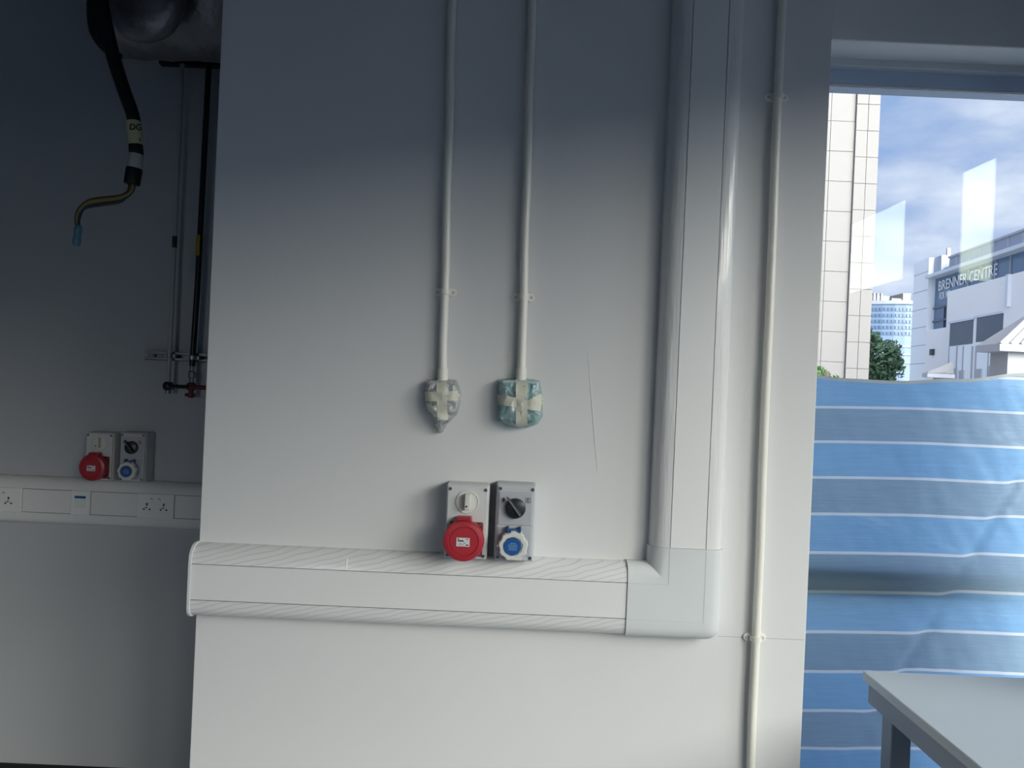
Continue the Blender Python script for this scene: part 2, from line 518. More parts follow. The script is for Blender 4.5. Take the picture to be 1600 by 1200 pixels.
# end cap
def outline(grow=0.0):
    a = []
    for s, d in BEVP:
        a.append((ZT + HL + s + (grow if s > 0 else 0), d + grow if d > 0 else 0))
    for s, d in reversed(BEVO):
        a.append((ZT - HL - s - (grow if s > 0 else 0), d + grow if d > 0 else 0))
    return a
MB().prism([(PX0 - 0.004, PY - d, z) for z, d in outline(0.003)][::1], (0.008, 0, 0)).build('end_cap', M_ELBOW, t, bevel=0.0012)
mk = W(543, 882, 1.99)
MB().loft([[(mk.x - 0.0018, PY - D - 0.0004, ZT + HL + 0.001), (mk.x + 0.0018, PY - D - 0.0004, ZT + HL + 0.001), (mk.x + 0.0018, PY - D + 0.004, ZT + HL + 0.001), (mk.x - 0.0018, PY - D + 0.004, ZT + HL + 0.001)], [(mk.x - 0.0018, PY - 0.0525, ZT + HL + 0.015), (mk.x + 0.0018, PY - 0.0525, ZT + HL + 0.015), (mk.x + 0.0018, PY - 0.045, ZT + HL + 0.015), (mk.x - 0.0018, PY - 0.045, ZT + HL + 0.015)], [(mk.x - 0.0018, PY - 0.0465, ZT + HL + 0.029), (mk.x + 0.0018, PY - 0.0465, ZT + HL + 0.029), (mk.x + 0.0018, PY - 0.040, ZT + HL + 0.029), (mk.x - 0.0018, PY - 0.040, ZT + HL + 0.029)]]).build('paint_tick', material('bright white paint', (242, 242, 240), 0.5), t)

tv = thing('cable_trunking', 'tall vertical white cable trunking running up the wall beside the window', 'trunking', (0.471, PY, 1.22))
Z0 = 1.2465; lv = CEIL - 0.002 - Z0
bevel_strip(Vector((0.471 - HL, PY, Z0)), Vector((0, 0, 1)), Vector((-1, 0, 0)), lv, name='left_side', parent=tv, mat=M_FILMV)
bevel_strip(Vector((0.471 + HL, PY, Z0)), Vector((0, 0, 1)), Vector((1, 0, 0)), lv, name='right_side', parent=tv, mat=M_FILMV, prf=BEVO)
MB().box((0.471 - HL, PY - D + 0.004, Z0), (0.471 + HL, PY, Z0 + lv)).build('base_channel', M_SEAM, tv)
MB().box((0.471 - HL + 0.0016, PY - D, Z0), (0.471 + HL - 0.0016, PY - D + 0.0035, Z0 + lv)).build('lid', M_PLASTIC, tv, bevel=0.0005)

# corner cover: mitred inside, rounded outside
tcnr = thing('corner_cover', 'plain white corner cover joining horizontal and vertical trunking, rounded at bottom right', 'corner cover', (0.471, PY, 1.012))
G = 0.0035
prof = [(-(HL + s) - (G if s > 0.03 else 0), d + (G if d > 0 else 0)) for s, d in reversed(BEVP)] + [(HL + s + (G if s > 0.03 else 0), d + (G if d > 0 else 0)) for s, d in BEVO]
# coordinate s: negative = inner (up/left), positive = outer (down/right)
C0 = Vector((0.471, PY, ZT))
stations = []
def sec_at(kind, th=0.0):
    ring = []
    for s, d in prof:
        y = PY - d
        if kind == 'left':
            ring.append(Vector((X_ELB, y, ZT - s)))
        elif kind == 'top':
            ring.append(Vector((C0.x + s, y, 1.246)))
        else:
            if s <= HL + 1e-6:
                ring.append(Vector((C0.x + s, y, ZT - s)))
            else:
                q = s - HL; c, sn = math.cos(th), math.sin(th)
                k = q / ((abs(c) ** 3.0 + abs(sn) ** 3.0) ** (1 / 3.0))
                ring.append(Vector((C0.x + HL + k * sn, y, ZT - HL - k * c)))
    return ring
rings = [sec_at('left')] + [sec_at('c', PI / 2 * i / 10) for i in range(11)] + [sec_at('top')]
MB().loft(rings, True, True).build('cover_shell', M_ELBOW, tcnr, smooth=True, auto=28)
M_FAINT = material('faint moulded seam', (196, 199, 200), 0.6)
g_ = MB()
yy = PY - D - G
for a, b in (((X_ELB, ZT + HL), (C0.x - HL, ZT + HL)), ((C0.x - HL, ZT + HL), (C0.x - HL, 1.246)), ((X_ELB, ZT - HL), (C0.x + HL, ZT - HL)), ((C0.x + HL, ZT - HL), (C0.x + HL, 1.246))):
    x0, x1 = sorted((a[0], b[0])); z0, z1 = sorted((a[1], b[1]))
    g_.box((x0 - 0.0005, yy - 0.0004, z0 - 0.0005), (x1 + 0.0005, yy + 0.001, z1 + 0.0005))
g_.build('seam_lines', M_FAINT, tcnr)

# ------------------------------------------------------------------ conduits
def saddle(parent, c, tilt=0.0, mat=M_PIPE):
    # c: point on the wall under the pipe axis
    mb = MB(); n = 10; hw, hh = 0.030, 0.0105
    def rot(x, z): return (c.x + x * math.cos(tilt) - z * math.sin(tilt), c.z + x * math.sin(tilt) + z * math.cos(tilt))
    poly = []
    for k in range(n + 1):
        a = -PI / 2 + PI * k / n
        poly.append((hw - hh + hh * math.cos(a), hh * math.sin(a)))
    for k in range(n + 1):
        a = PI / 2 + PI * k / n
        poly.append((-hw + hh + hh * math.cos(a), hh * math.sin(a)))
    pts = []
    for x, z in poly:
        X, Z = rot(x, z); pts.append((X, PY, Z))
    mb.prism(pts, (0, -0.006, 0))
    sp = mb.build('saddle', mat, parent, bevel=0.0012)
    st = MB(); arc = []
    for r in (0.0125, 0.0145):
        for k in range(13):
            a = PI * k / 12
            arc.append((r * math.cos(a), 0.004 + 0.011 + r * math.sin(a)) if r > 0.013 else (r * math.cos(PI - a), 0.015 + r * math.sin(PI - a)))
    ring0, ring1 = [], []
    for x, d in arc:
        X, Z = rot(x, -0.007); ring0.append((X, PY - d, Z))
        X, Z = rot(x, 0.007); ring1.append((X, PY - d, Z))
    st.loft([ring0, ring1]); 
    for sx in (-1, 1):
        x0, x1 = sorted((sx * 0.0125, sx * 0.0145))
        a = [rot(x0, -0.007), rot(x1, -0.007), rot(x1, 0.007), rot(x0, 0.007)]
        st.loft([[(q[0], PY - 0.005, q[1]) for q in a], [(q[0], PY - 0.0155, q[1]) for q in a]])
    st.build('strap', mat, sp, smooth=True)
    for sx in (-0.0215, 0.0215):
        X, Z = rot(sx, 0)
        mb = MB().disc((X, PY, Z), 0.0045, 0.0035, -0.0055, -0.0085, 14)
        mb.build('screw', M_SCREW if mat is M_DARKPIPE else M_GREYBOX2, sp)


def conduit(label, top, bot, clamp_zs, coupler=True, r=0.0112):
    th = thing('wall_conduit', label, 'conduit', (bot.x, PY, bot.z))
    yc = PY - 0.0155
    d = top - bot
    def at(z): return Vector((bot.x + d.x * (z - bot.z) / d.z, yc, z))
    ztop = CEIL - 0.003
    pts = [at(bot.z + (ztop - bot.z) * i / 16) for i in range(17)]
    for i, p in enumerate(pts[1:-1]):
        p.x += 0.0012 * math.sin(i * 1.7 + bot.x * 9)
    MB().tube(pts, r, 18).build('pipe', M_PIPE, th, smooth=True)
    tilt = -math.atan2(d.x, d.z)
    for z in clamp_zs:
        p = at(z); saddle(th, Vector((p.x, PY, p.z)), tilt)
    if coupler:
        MB().tube([at(bot.z - 0.001), at(bot.z + 0.030), at(bot.z + 0.031)], [0.0138, 0.0138, 0.012], 18).build('coupler', M_PIPE, th, smooth=True)
    return th


YC = PY - 0.016
def wz(px, py): return W(px, py, YC)
conduit('left white conduit dropping to the small pointed wrapped box', wz(706.5, 0), wz(691.5, 594), [wz(694, 456).z])
conduit('middle white conduit dropping to the square blue-green wrapped box', wz(831.5, 0), wz(814, 594), [wz(817, 464).z])
pb = wz(1173, 1200); pt_ = wz(1222, 0); 
dd = (pt_ - pb); pb = pb - dd * ((pb.z - 0.003) / dd.z)
conduit('full height white conduit between vertical trunking and window', pt_, pb, [wz(1216, 150).z, wz(1179, 998).z], coupler=False)

# hairline joint beside the corner cover
MB().box((0.572, PY - 0.0003, W(1190, 997, PY).z - 0.0008), (PX1 - 0.004, PY + 0.001, W(1190, 997, PY).z + 0.0008)).build('plaster_joint', M_CRACK, wf)

# ------------------------------------------------------------------ wrapped boxes
def wrap_material(name, tint, op):
    m = bpy.data.materials.new(name); m.use_nodes = True
    t = m.node_tree; t.nodes.clear()
    o = t.nodes.new('ShaderNodeOutputMaterial'); mx = t.nodes.new('ShaderNodeMixShader')
    tr = t.nodes.new('ShaderNodeBsdfTransparent'); tr.inputs['Color'].default_value = lin(tint)
    pb_ = t.nodes.new('ShaderNodeBsdfPrincipled'); pb_.inputs['Base Color'].default_value = lin(tint)
    pb_.inputs['Roughness'].default_value = 0.10; pb_.inputs['Specular IOR Level'].default_value = 1.0; pb_.inputs['Coat Weight'].default_value = 1.0; pb_.inputs['Coat Roughness'].default_value = 0.05
    g = t.nodes.new('ShaderNodeTexCoord')
    n = t.nodes.new('ShaderNodeTexNoise'); n.inputs['Scale'].default_value = 38; n.inputs['Detail'].default_value = 3; n.inputs['Distortion'].default_value = 1.5
    t.links.new(g.outputs['Object'], n.inputs['Vector'])
    bp = t.nodes.new('ShaderNodeBump'); bp.inputs['Strength'].default_value = 1.0; bp.inputs['Distance'].default_value = 0.014
    t.links.new(n.outputs['Fac'], bp.inputs['Height']); t.links.new(bp.outputs['Normal'], pb_.inputs['Normal'])
    mr_ = t.nodes.new('ShaderNodeMapRange'); mr_.inputs['From Min'].default_value = 0.35; mr_.inputs['From Max'].default_value = 0.65
    mr_.inputs['To Min'].default_value = op - 0.25; mr_.inputs['To Max'].default_value = op + 0.25
    t.links.new(n.outputs['Fac'], mr_.inputs['Value']); t.links.new(mr_.outputs['Result'], mx.inputs['Fac'])
    t.links.new(tr.outputs[0], mx.inputs[1]); t.links.new(pb_.outputs[0], mx.inputs[2]); t.links.new(mx.outputs[0], o.inputs['Surface'])
    return m


M_WRAPG = wrap_material('clear crinkled plastic wrap', (226, 228, 226), 0.42)
M_WRAPB = wrap_material('blue green crinkled plastic wrap', (206, 226, 226), 0.36)
M_MASK = material('pale masking tape', (206, 204, 188), 0.55, vary=0.03, vscale=30)
M_BOXMETAL = material('galvanised junction box', (190, 194, 194), 0.35, metal=0.3, vary=0.3, vscale=22)
M_BOXBLUE = material('blue green junction box', (184, 204, 206), 0.4, metal=0.1, vary=0.25, vscale=22)
M_YG = material('yellow green earth wire', (170, 168, 60), 0.5)


def wrapped_box(label, outl, D0, inner, m_in, m_wrap, tapes, seed, extra=None):
    # outl: outline points in pixels on the front of the wrap
    YF = PY - D0 * 0.8
    P = [W(x, y, YF) for x, y in outl]
    cx = sum(p.x for p in P) / len(P); cz = sum(p.z for p in P) / len(P)
    th = thing('wrapped_box', label, 'wrapped box', (cx, PY, cz))
    def h(x, z):
        # radial fraction inside the outline
        a = math.atan2(z - cz, x - cx)
        best = None
        n = len(P)
        for i in range(n):
            p, q = P[i], P[(i + 1) % n]
            d = Vector((math.cos(a), math.sin(a)))
            e_ = Vector((q.x - p.x, q.z - p.z)); w_ = Vector((p.x - cx, p.z - cz))
            den = d.x * e_.y - d.y * e_.x
            if abs(den) < 1e-9: continue
            tt = (w_.x * e_.y - w_.y * e_.x) / den; uu = (w_.x * d.y - w_.y * d.x) / den
            if tt > 0 and -1e-4 <= uu <= 1.0001:
                best = tt if best is None else min(best, tt)
        r = math.hypot(x - cx, z - cz) / (best or 1)
        r = min(r, 1.0)
        cr_ = -abs(noise.noise(Vector((x * 40 + seed, z * 40, seed)))) * 0.012 + 0.003 + noise.noise(Vector((x * 120, z * 120 + seed, 3))) * 0.003
        return D0 * (1 - r ** 5) ** 0.5 + cr_ * (1 - r ** 6)
    rings = []
    NA, NR = 72, 16
    mb = MB()
    for j in range(NR + 1):
        fr = (j / NR) ** 0.8
        ring = []
        for k in range(NA):
            i = k * len(P) / NA; i0 = int(i) % len(P); f_ = i - int(i)
            p = P[i0] * (1 - f_) + P[(i0 + 1) % len(P)] * f_
            jit = 1 + 0.02 * noise.noise(Vector((k * 0.6, seed, 0)))
            x = cx + (p.x - cx) * fr * jit; z = cz + (p.z - cz) * fr * jit
            ring.append((x, PY - max(0.0005, h(x, z)), z))
        rings.append(ring)
    mb.loft(rings, True, False)
    mb.build('plastic_wrap', m_wrap, th, smooth=True, auto=60)
    (ix0, iy0), (ix1, iy1) = inner
    a = W(ix0, iy1, YF); b = W(ix1, iy0, YF)
    ib = MB(); ib.box((a.x, PY - D0 + 0.010, a.z), (b.x, PY, b.z))
    ibx = ib.build('junction_box', m_in, th, bevel=0.006, seg=3)
    for qx in (a.x + 0.012, b.x - 0.012):
        MB().disc((qx, PY - D0 + 0.010, (a.z + b.z) / 2), 0.004, 0.004, 0.0, -0.002, 12).build('box_screw', M_SCREW, ibx)
    for pts, hw in tapes:
        mbt = MB(); n = 16; rg = []
        A = W(pts[0][0], pts[0][1], YF); B = W(pts[1][0], pts[1][1], YF)
        dx, dz = B.x - A.x, B.z - A.z; l_ = math.hypot(dx, dz); nx, nz = -dz / l_, dx / l_
        for i in range(n + 1):
            f_ = i / n; row = []
            for s in (-1, -0.4, 0.4, 1):
                x = A.x + dx * f_ + nx * hw * s; z = A.z + dz * f_ + nz * hw * s
                row.append((x, PY - h(x, z) - 0.0022, z))
            for s in (1, 0.4, -0.4, -1):
                x = A.x + dx * f_ + nx * hw * s; z = A.z + dz * f_ + nz * hw * s
                row.append((x, PY - h(x, z) - 0.0010, z))
            rg.append(row)
        mbt.loft(rg); mbt.build('tape_strip', M_MASK, th, smooth=True, auto=50)
    if extra:
        extra(th, h, YF)
    return th


def x1(th, h, YF):
    p = W(677, 636, YF)
    MB().box((p.x - 0.008, PY - 0.040, p.z - 0.012), (p.x + 0.008, PY - 0.030, p.z + 0.010)).build('earth_tag', M_YG, th, bevel=0.003)
    # twisted tail at the bottom
    a = W(690, 652, YF); b = W(685, 675, YF)
    pts = [Vector((a.x, PY - 0.022, a.z)), Vector((a.x - .002, PY - 0.020, (a.z + b.z) / 2)), Vector((b.x, PY - 0.014, b.z + 0.006)), Vector((b.x, PY - 0.010, b.z))]
    MB().tube(pts, [0.020, 0.014, 0.012, 0.009], 9).build('twisted_tail', M_WRAPG, th, smooth=True, auto=20)


wrapped_box('small pointed junction box wrapped in clear plastic, left of the two', [(664, 593), (688, 591), (712, 593), (719, 612), (718, 630), (713, 648), (700, 662), (688, 670), (680, 668), (672, 655), (663, 642), (661, 615)],
            0.048, ((667, 596), (708, 640)), M_BOXMETAL, M_WRAPG,
            [(((663, 620), (718, 618)), 0.0125), (((690, 593), (692, 656)), 0.013)], 3.0, x1)
wrapped_box('larger square junction box wrapped in blue-green plastic, right of the two', [(779, 592), (800, 590), (826, 591), (844, 594), (847, 610), (850, 630), (849, 652), (841, 664), (826, 670), (808, 671), (790, 667), (777, 658), (776, 635), (776, 610)],
            0.050, ((781, 596), (842, 656)), M_BOXBLUE, M_WRAPB,
            [(((815, 592), (815, 668)), 0.015), (((777, 624), (850, 636)), 0.0125), (((806, 640), (848, 620)), 0.009)], 11.0)

# ------------------------------------------------------------------ industrial sockets
UD = 0.078           # housing depth


def housing(th, w, h, mat, ox, oz):
    b = MB().box((ox - w / 2, PY - UD + 0.008, oz - h / 2), (ox + w / 2, PY, oz + h / 2)).build('housing', mat, th, bevel=0.005, seg=3)
    cv = MB().box((ox - w / 2 + 0.003, PY - UD, oz - h / 2 + 0.003), (ox + w / 2 - 0.003, PY - UD + 0.0085, oz + h / 2 - 0.003)).build('front_cover', mat, th, bevel=0.003)
    for sx in (-1, 1):
        for sz in (-1, 1):
            c = (ox + sx * (w / 2 - 0.010), PY - UD, oz + sz * (h / 2 - 0.011))
            sc_ = MB().disc(c, 0.0045, 0.0045, 0.001, -0.0012, 14).build('screw', M_SCREW, th)
            MB().box((c[0] - 0.003, c[1] - 0.0016, c[2] - 0.0005), (c[0] + 0.003, c[1] - 0.0011, c[2] + 0.0005)).build('slot', M_DARKMARK, sc_)
    return cv


def red_unit():
    w, h = 0.110, 0.190
    ox, oz = -0.100, 1.1985 + h / 2
    th = thing('industrial_socket', '', 'socket', (ox, PY, oz - h / 2), 'switched industrial sockets above the trunking')
    cv = housing(th, w, h, M_GREYBOX, ox, oz)
    F = PY - UD
    # rotary isolator
    cz = oz + 0.052
    MB().lathe((ox, F, cz), [(0.0295, 0.002), (0.0295, -0.003), (0.0275, -0.0035), (0.0265, -0.0015), (0.0005, -0.0015)], 36).build('dial_ring', M_WHITECAP, th, smooth=True)
    kn = MB().box((ox - 0.006, F - 0.024, cz - 0.016), (ox + 0.008, F - 0.001, cz + 0.022)).build('switch_handle', M_WHITECAP, th, bevel=0.002)
    MB().disc((ox - 0.001, F - 0.0235, cz - 0.008), 0.0027, 0.0027, 0.0, -0.0012, 12).build('lock_hole', M_DARKMARK, kn)
    # red outlet
    ax, az = ox - 0.004, oz - 0.040
    fl = MB().box((ox - 0.042, F - 0.006, az - 0.045), (ox + 0.043, F + 0.001, az + 0.042)).build('flange', M_REDDARK, th, bevel=0.004)
    for sx in (-0.036, 0.036):
        for sz in (-0.039, 0.036):
            MB().disc((ox + sx, F - 0.006, az + sz), 0.0035, 0.0035, 0.001, -0.001, 10).build('flange_screw', M_SCREW, fl)
    body = MB().lathe((ax, F, az), [(0.046, 0.0), (0.047, -0.014), (0.0505, -0.017), (0.0515, -0.022), (0.0515, -0.036), (0.0495, -0.041), (0.042, -0.043), (0.038, -0.0435), (0.0365, -0.0415), (0.0345, -0.0415), (0.0335, -0.0435), (0.0005, -0.0440)], 56)
    cap = body.build('flap_lid', M_RED, th, smooth=True, auto=30)
    rb = MB()
    for k in range(-9, 10):
        a = PI / 2 + k * 0.085
        c, s_ = math.cos(a), math.sin(a)
        p = Vector((ax + c * 0.0505, 0, az + s_ * 0.0505)); tvx = Vector((-s_, 0, c)) * 0.0009; rv = Vector((c, 0, s_))
        q = [p - tvx - rv * 0.006, p + tvx - rv * 0.006, p + tvx + rv * 0.0022, p - tvx + rv * 0.0022]
        rb.loft([[Vector((v.x, F - 0.020, v.z)) for v in q], [Vector((v.x, F - 0.0418, v.z)) for v in q]])
    ro = rb.build('grip_ribs', M_RED, cap)
    MB().box((ax - 0.020, F - 0.034, az + 0.044), (ax + 0.018, F - 0.002, az + 0.058)).build('hinge', M_RED, th, bevel=0.003)
    # sticker with small print
    st = MB().box((ax - 0.017, F - 0.0450, az - 0.012), (ax + 0.016, F - 0.0438, az + 0.0095)).build('rating_label', M_LABEL, cap)
    pr = MB()
    def bar(x0, x1, z0, z1): pr.box((ax + x0, F - 0.0454, az + z0), (ax + x1, F - 0.0448, az + z1))
    bar(-0.014, -0.011, 0.004, 0.008); bar(-0.0135, 0.001, 0.000, 0.0035)
    bar(0.007, 0.013, 0.0055, 0.0072); bar(-0.012, -0.003, -0.005, -0.0042); bar(0.000, 0.006, -0.004, -0.0028)
    bar(-0.013, 0.002, -0.0085, -0.0076); bar(0.006, 0.0135, -0.0095, -0.0068)
    pr.build('fine_print', M_DARKMARK, cap)
    return th


def blue_unit():
    w, h = 0.102, 0.196
    ox, oz = 0.0235, 1.1985 + h / 2
    th = thing('industrial_socket', '', 'socket', (ox, PY, oz - h / 2), 'switched industrial sockets above the trunking')
    housing(th, w, h, M_GREYBOX2, ox, oz)
    F = PY - UD
    pn = MB()
    MB().box((ox - 0.044, F - 0.003, oz - 0.005), (ox + 0.030 + 0.012, F + 0.001, oz + 0.080)).build('switch_panel', M_GREYPANEL, th, bevel=0.002)
    MB().box((ox - 0.044, F - 0.0025, oz - 0.083), (ox + 0.042, F + 0.001, oz - 0.009)).build('outlet_panel', M_GREYPANEL, th, bevel=0.002)
    kx, kz = ox - 0.001, oz + 0.039
    kb = MB().lathe((kx, F, kz), [(0.0255, 0.0), (0.0255, -0.010), (0.0245, -0.0135), (0.022, -0.015), (0.0005, -0.015)], 40).build('rotary_knob', M_BLACK, th, smooth=True)
    a = math.radians(128)
    u = Vector((math.cos(a), 0, math.sin(a))); v = Vector((-u.z, 0, u.x))
    c = Vector((kx, F, kz))
    blade = [c + u * 0.040, c + u * 0.024 + v * 0.006, c - u * 0.022 + v * 0.006, c - u * 0.022 - v * 0.006, c + u * 0.024 - v * 0.006]
    MB().loft([[p + Vector((0, -0.013, 0)) for p in blade], [p * 1.0 + Vector((0, -0.027, 0)) for p in [c + u * 0.036, c + u * 0.022 + v * 0.003, c - u * 0.021 + v * 0.003, c - u * 0.021 - v * 0.003, c + u * 0.022 - v * 0.003]]]).build('pointer', M_BLACK, kb, bevel=0.001)
    lp = [c - v * 0.0007 + u * 0.035, c + v * 0.0007 + u * 0.035, c + v * 0.0007 - u * 0.019, c - v * 0.0007 - u * 0.019]
    MB().prism([p + Vector((0, -0.0268, 0)) for p in lp], (0, -0.0006, 0)).build('pointer_line', material('pale pointer line', (150, 154, 160), 0.5), kb)
    text_part('0', 0.013, M_DARKMARK, th, (ox - 0.032, F - 0.0034, oz + 0.058), 'off_mark', bold=0.0003)
    text_part('1', 0.012, M_DARKMARK, th, (ox + 0.030, F - 0.0034, oz + 0.060), 'on_mark', bold=0.0003)
    fr = MB(); X, Z = ox + 0.030, oz + 0.060
    for q in ((-.006, -.0065, .006, -.0055), (-.006, .0055, .006, .0065), (-.006, -.0065, -.005, .0065), (.005, -.0065, .006, .0065)):
        fr.box((X + q[0], F - 0.0036, Z + q[1]), (X + q[2], F - 0.0028, Z + q[3]))
    fr.build('on_mark_box', M_DARKMARK, th)
    ax, az = ox - 0.003, oz - 0.052
    MB().lathe((ax, F, az), [(0.031, 0.0), (0.031, -0.016), (0.033, -0.018)], 40).build('outlet_collar', M_BLUE, th, smooth=True)
    pr_ = MB(); n = 72
    def rr(k):
        a_ = 2 * PI * k / n
        return 0.0365 + 0.0012 * (1 if math.sin(a_ * 9) > 0 else -1)
    rings = [[Vector((ax + math.cos(2 * PI * k / n) * (rr(k) * sc_), F + y_, az + math.sin(2 * PI * k / n) * (rr(k) * sc_))) for k in range(n)] for sc_, y_ in ((0.98, -0.014), (1.0, -0.017), (1.0, -0.030), (0.93, -0.034), (0.66, -0.034), (0.64, -0.031), (0.02, -0.031))]
    pr_.loft(rings)
    rg = pr_.build('locking_ring', M_WHITECAP, th, smooth=True, auto=30)
    for ang in (182, 60, 300):
        lug = MB()
        a_ = math.radians(ang); u_ = Vector((math.cos(a_), 0, math.sin(a_))); v_ = Vector((-u_.z, 0, u_.x)); c_ = Vector((ax, F, az))
        q = [c_ + u_ * 0.035 - v_ * 0.004, c_ + u_ * 0.035 + v_ * 0.004, c_ + u_ * 0.0415 + v_ * 0.002, c_ + u_ * 0.0415 - v_ * 0.002]
        lug.loft([[p + Vector((0, -0.018, 0)) for p in q], [p + Vector((0, -0.028, 0)) for p in q]])
        lug.build('grip_lug', M_WHITECAP, rg, bevel=0.001)
    dk = MB().disc((ax - 0.002, F, az), 0.0225, 0.0220, -0.030, -0.0355, 36).build('blue_disc', M_BLUE, rg, smooth=True)
    M_PRT = material('pale blue print', (140, 176, 208), 0.5)
    pr = MB()
    for z, w_ in ((0.008, 0.008), (0.004, 0.012), (0.0, 0.013), (-0.004, 0.011), (-0.008, 0.012)):
        pr.box((ax - w_, F - 0.0359, az + z - 0.0006), (ax + w_ * 0.85, F - 0.0354, az + z + 0.0006))
    pr.build('fine_print', M_PRT, rg)
    hc = MB()
    hc.box((ax - 0.014, F - 0.022, az + 0.030), (ax + 0.016, F - 0.002, az + 0.040))
    hc.box((ax - 0.0165, F - 0.024, az + 0.028), (ax - 0.012, F - 0.002, az + 0.046))
    hc.box((ax + 0.014, F - 0.024, az + 0.028), (ax + 0.0185, F - 0.002, az + 0.046))
    hc.build('hinge_clip', M_BLUE, th, bevel=0.001)
    return th


ru = red_unit(); ru['label'] = 'grey switched socket with round red flap lid on bright wall above trunking'
bu = blue_unit(); bu['label'] = 'grey switched socket with black knob and blue outlet on bright wall above trunking'
RUZ, BUZ = ru.location.z, bu.location.z
ar = W(154, 713, 3.02).x; br = W(206, 713, 3.02).x
copy_tree(ru, (ar, FY, 1.1985), 'dim grey switched socket with red flap lid on the recessed wall at left')
copy_tree(bu, (br, FY, 1.1985), 'dim grey switched socket with black knob and blue outlet on the recessed wall at left')

# ------------------------------------------------------------------ recessed wall: trunking and plates
PYs = PY
def far_strip(mb_y):
    return mb_y
tf = thing('cable_trunking', 'dim white cable trunking with socket plates along the recessed wall at left', 'trunking', (-2.4, FY, 1.012))
def far_bevel(z, up, name):
    sec = [(s, d) for s, d in (BEVP if up > 0 else BEVO)] + [(0, 0)]
    MB().loft([[Vector((x, FY - d, z + up * s)) for s, d in sec] for x in (-4.0, PX0 + 0.0)]).build(name, M_PLASTIC, tf, smooth=True, auto=45)
far_bevel(ZT + HL, 1, 'upper_side'); far_bevel(ZT - HL, -1, 'lower_side')
MB().box((-4.0, FY - D + 0.004, ZT - HL), (PX0, FY, ZT + HL)).build('base_channel', M_SEAM, tf)
FYF = FY - D
px_a = W(0, 785, FYF).x; 
def fx(px): return W(px, 785, FYF).x
plates = [(fx(-38), fx(35)), (fx(112), fx(142)), (fx(216), fx(273))]
segs = [(-4.0, plates[0][0]), (plates[0][1], plates[1][0]), (plates[1][1], plates[2][0]), (plates[2][1], PX0 - 0.0)]
for a, b in segs:
    MB().box((a + 0.001, FYF, ZT - HL + 0.002), (b - 0.001, FYF + 0.0035, ZT + HL - 0.002)).build('lid', M_PLASTIC, tf)
M_PLATE = material('white outlet plate', (232, 232, 230), 0.3, spec=0.5)


def outlet_plate(x0, x1, kind, label, cat='socket'):
    th = thing('wall_outlet', label, cat, ((x0 + x1) / 2, FYF, ZT))
    MB().box((x0, FYF - 0.009, ZT - HL - 0.002), (x1, FYF + 0.003, ZT + HL + 0.002)).build('faceplate', M_PLATE, th, bevel=0.003)
    F = FYF - 0.009
    if kind == 'data':
        cx = (x0 + x1) / 2
        MB().box((cx - 0.022, F - 0.001, ZT + 0.018), (cx + 0.022, F + 0.002, ZT + 0.028)).build('blue_strip', M_BLUE, th)
        MB().box((cx - 0.022, F - 0.0015, ZT - 0.020), (cx + 0.022, F + 0.002, ZT + 0.012)).build('shutter', M_PLASTIC, th, bevel=0.001)
        return th
    n = 2
    for k in range(n):
        cx = x0 + (x1 - x0) * (0.27 + 0.46 * k)
        h_ = MB()
        h_.box((cx - 0.003, F - 0.001, ZT + 0.002), (cx + 0.003, F + 0.002, ZT + 0.012))
        h_.box((cx - 0.0145, F - 0.001, ZT - 0.016), (cx - 0.008, F + 0.002, ZT - 0.010))
        h_.box((cx + 0.008, F - 0.001, ZT - 0.016), (cx + 0.0145, F + 0.002, ZT - 0.010))
        h_.box((cx - 0.007, F - 0.001, ZT - 0.008), (cx + 0.002, F + 0.002, ZT - 0.004))
        h_.build('pin_holes', M_DARKMARK, th)
        rx = cx + (0.018 if k == 0 else -0.018)
        MB().box((rx - 0.006, F - 0.003, ZT + 0.020), (rx + 0.006, F + 0.002, ZT + 0.030)).build('rocker_switch', M_PLATE, th, bevel=0.001)
        MB().box((rx - 0.004, F - 0.0035, ZT + 0.0285), (rx + 0.004, F - 0.001, ZT + 0.0305)).build('switch_mark', M_DARKMARK, th)
    return th


outlet_plate(*plates[0], 'socket', 'white double socket plate at the far left end of the recessed trunking')
outlet_plate(*plates[1], 'data', 'white plate with a blue strip in the recessed trunking', 'outlet')
outlet_plate(*plates[2], 'socket', 'white double socket plate in recessed trunking nearest the bright wall')

# ------------------------------------------------------------------ pipes on the recessed wall
PF = 3.045
def rail(label, x0, x1, z0, z1, mat, name='mounting_rail'):
    th = thing(name, label, 'rail', ((x0 + x1) / 2, FY, z0))
    c = MB(); y0 = FY - 0.030
    c.box((x0, FY - 0.003, z0), (x1, FY, z1)); c.box((x0, y0, z0), (x1, FY - 0.003, z0 + 0.003)); c.box((x0, y0, z1 - 0.003), (x1, FY - 0.003, z1))
    c.box((x0, y0, z0 + 0.003), (x1, y0 + 0.003, z0 + 0.012)); c.box((x0, y0, z1 - 0.012), (x1, y0 + 0.003, z1 - 0.003))
    c.build('channel', mat, th, bevel=0.0008)
    for k in range(int((x1 - x0) / 0.07)):
        MB().disc((x0 + 0.03 + k * 0.07, FY - 0.003, (z0 + z1) / 2), 0.006, 0.006, 0.0, -0.001, 10).build('bolt_hole', M_DARKMARK, th)
    return th


a = W(250, 101, FY - .02); b = W(343, 91, FY - .02)
rail('dark mounting rail high on the recessed wall under the foil duct', a.x, PX0 - 0.01, a.z, a.z + 0.044, M_DARKPIPE)
a = W(228, 562, FY - .02)
rail('lighter steel mounting rail at mid height on the recessed wall', a.x, PX0 - 0.01, a.z, a.z + 0.036, M_GALV)
M_FARPIPE = material('grey white painted thin pipe', (176, 178, 178), 0.4)


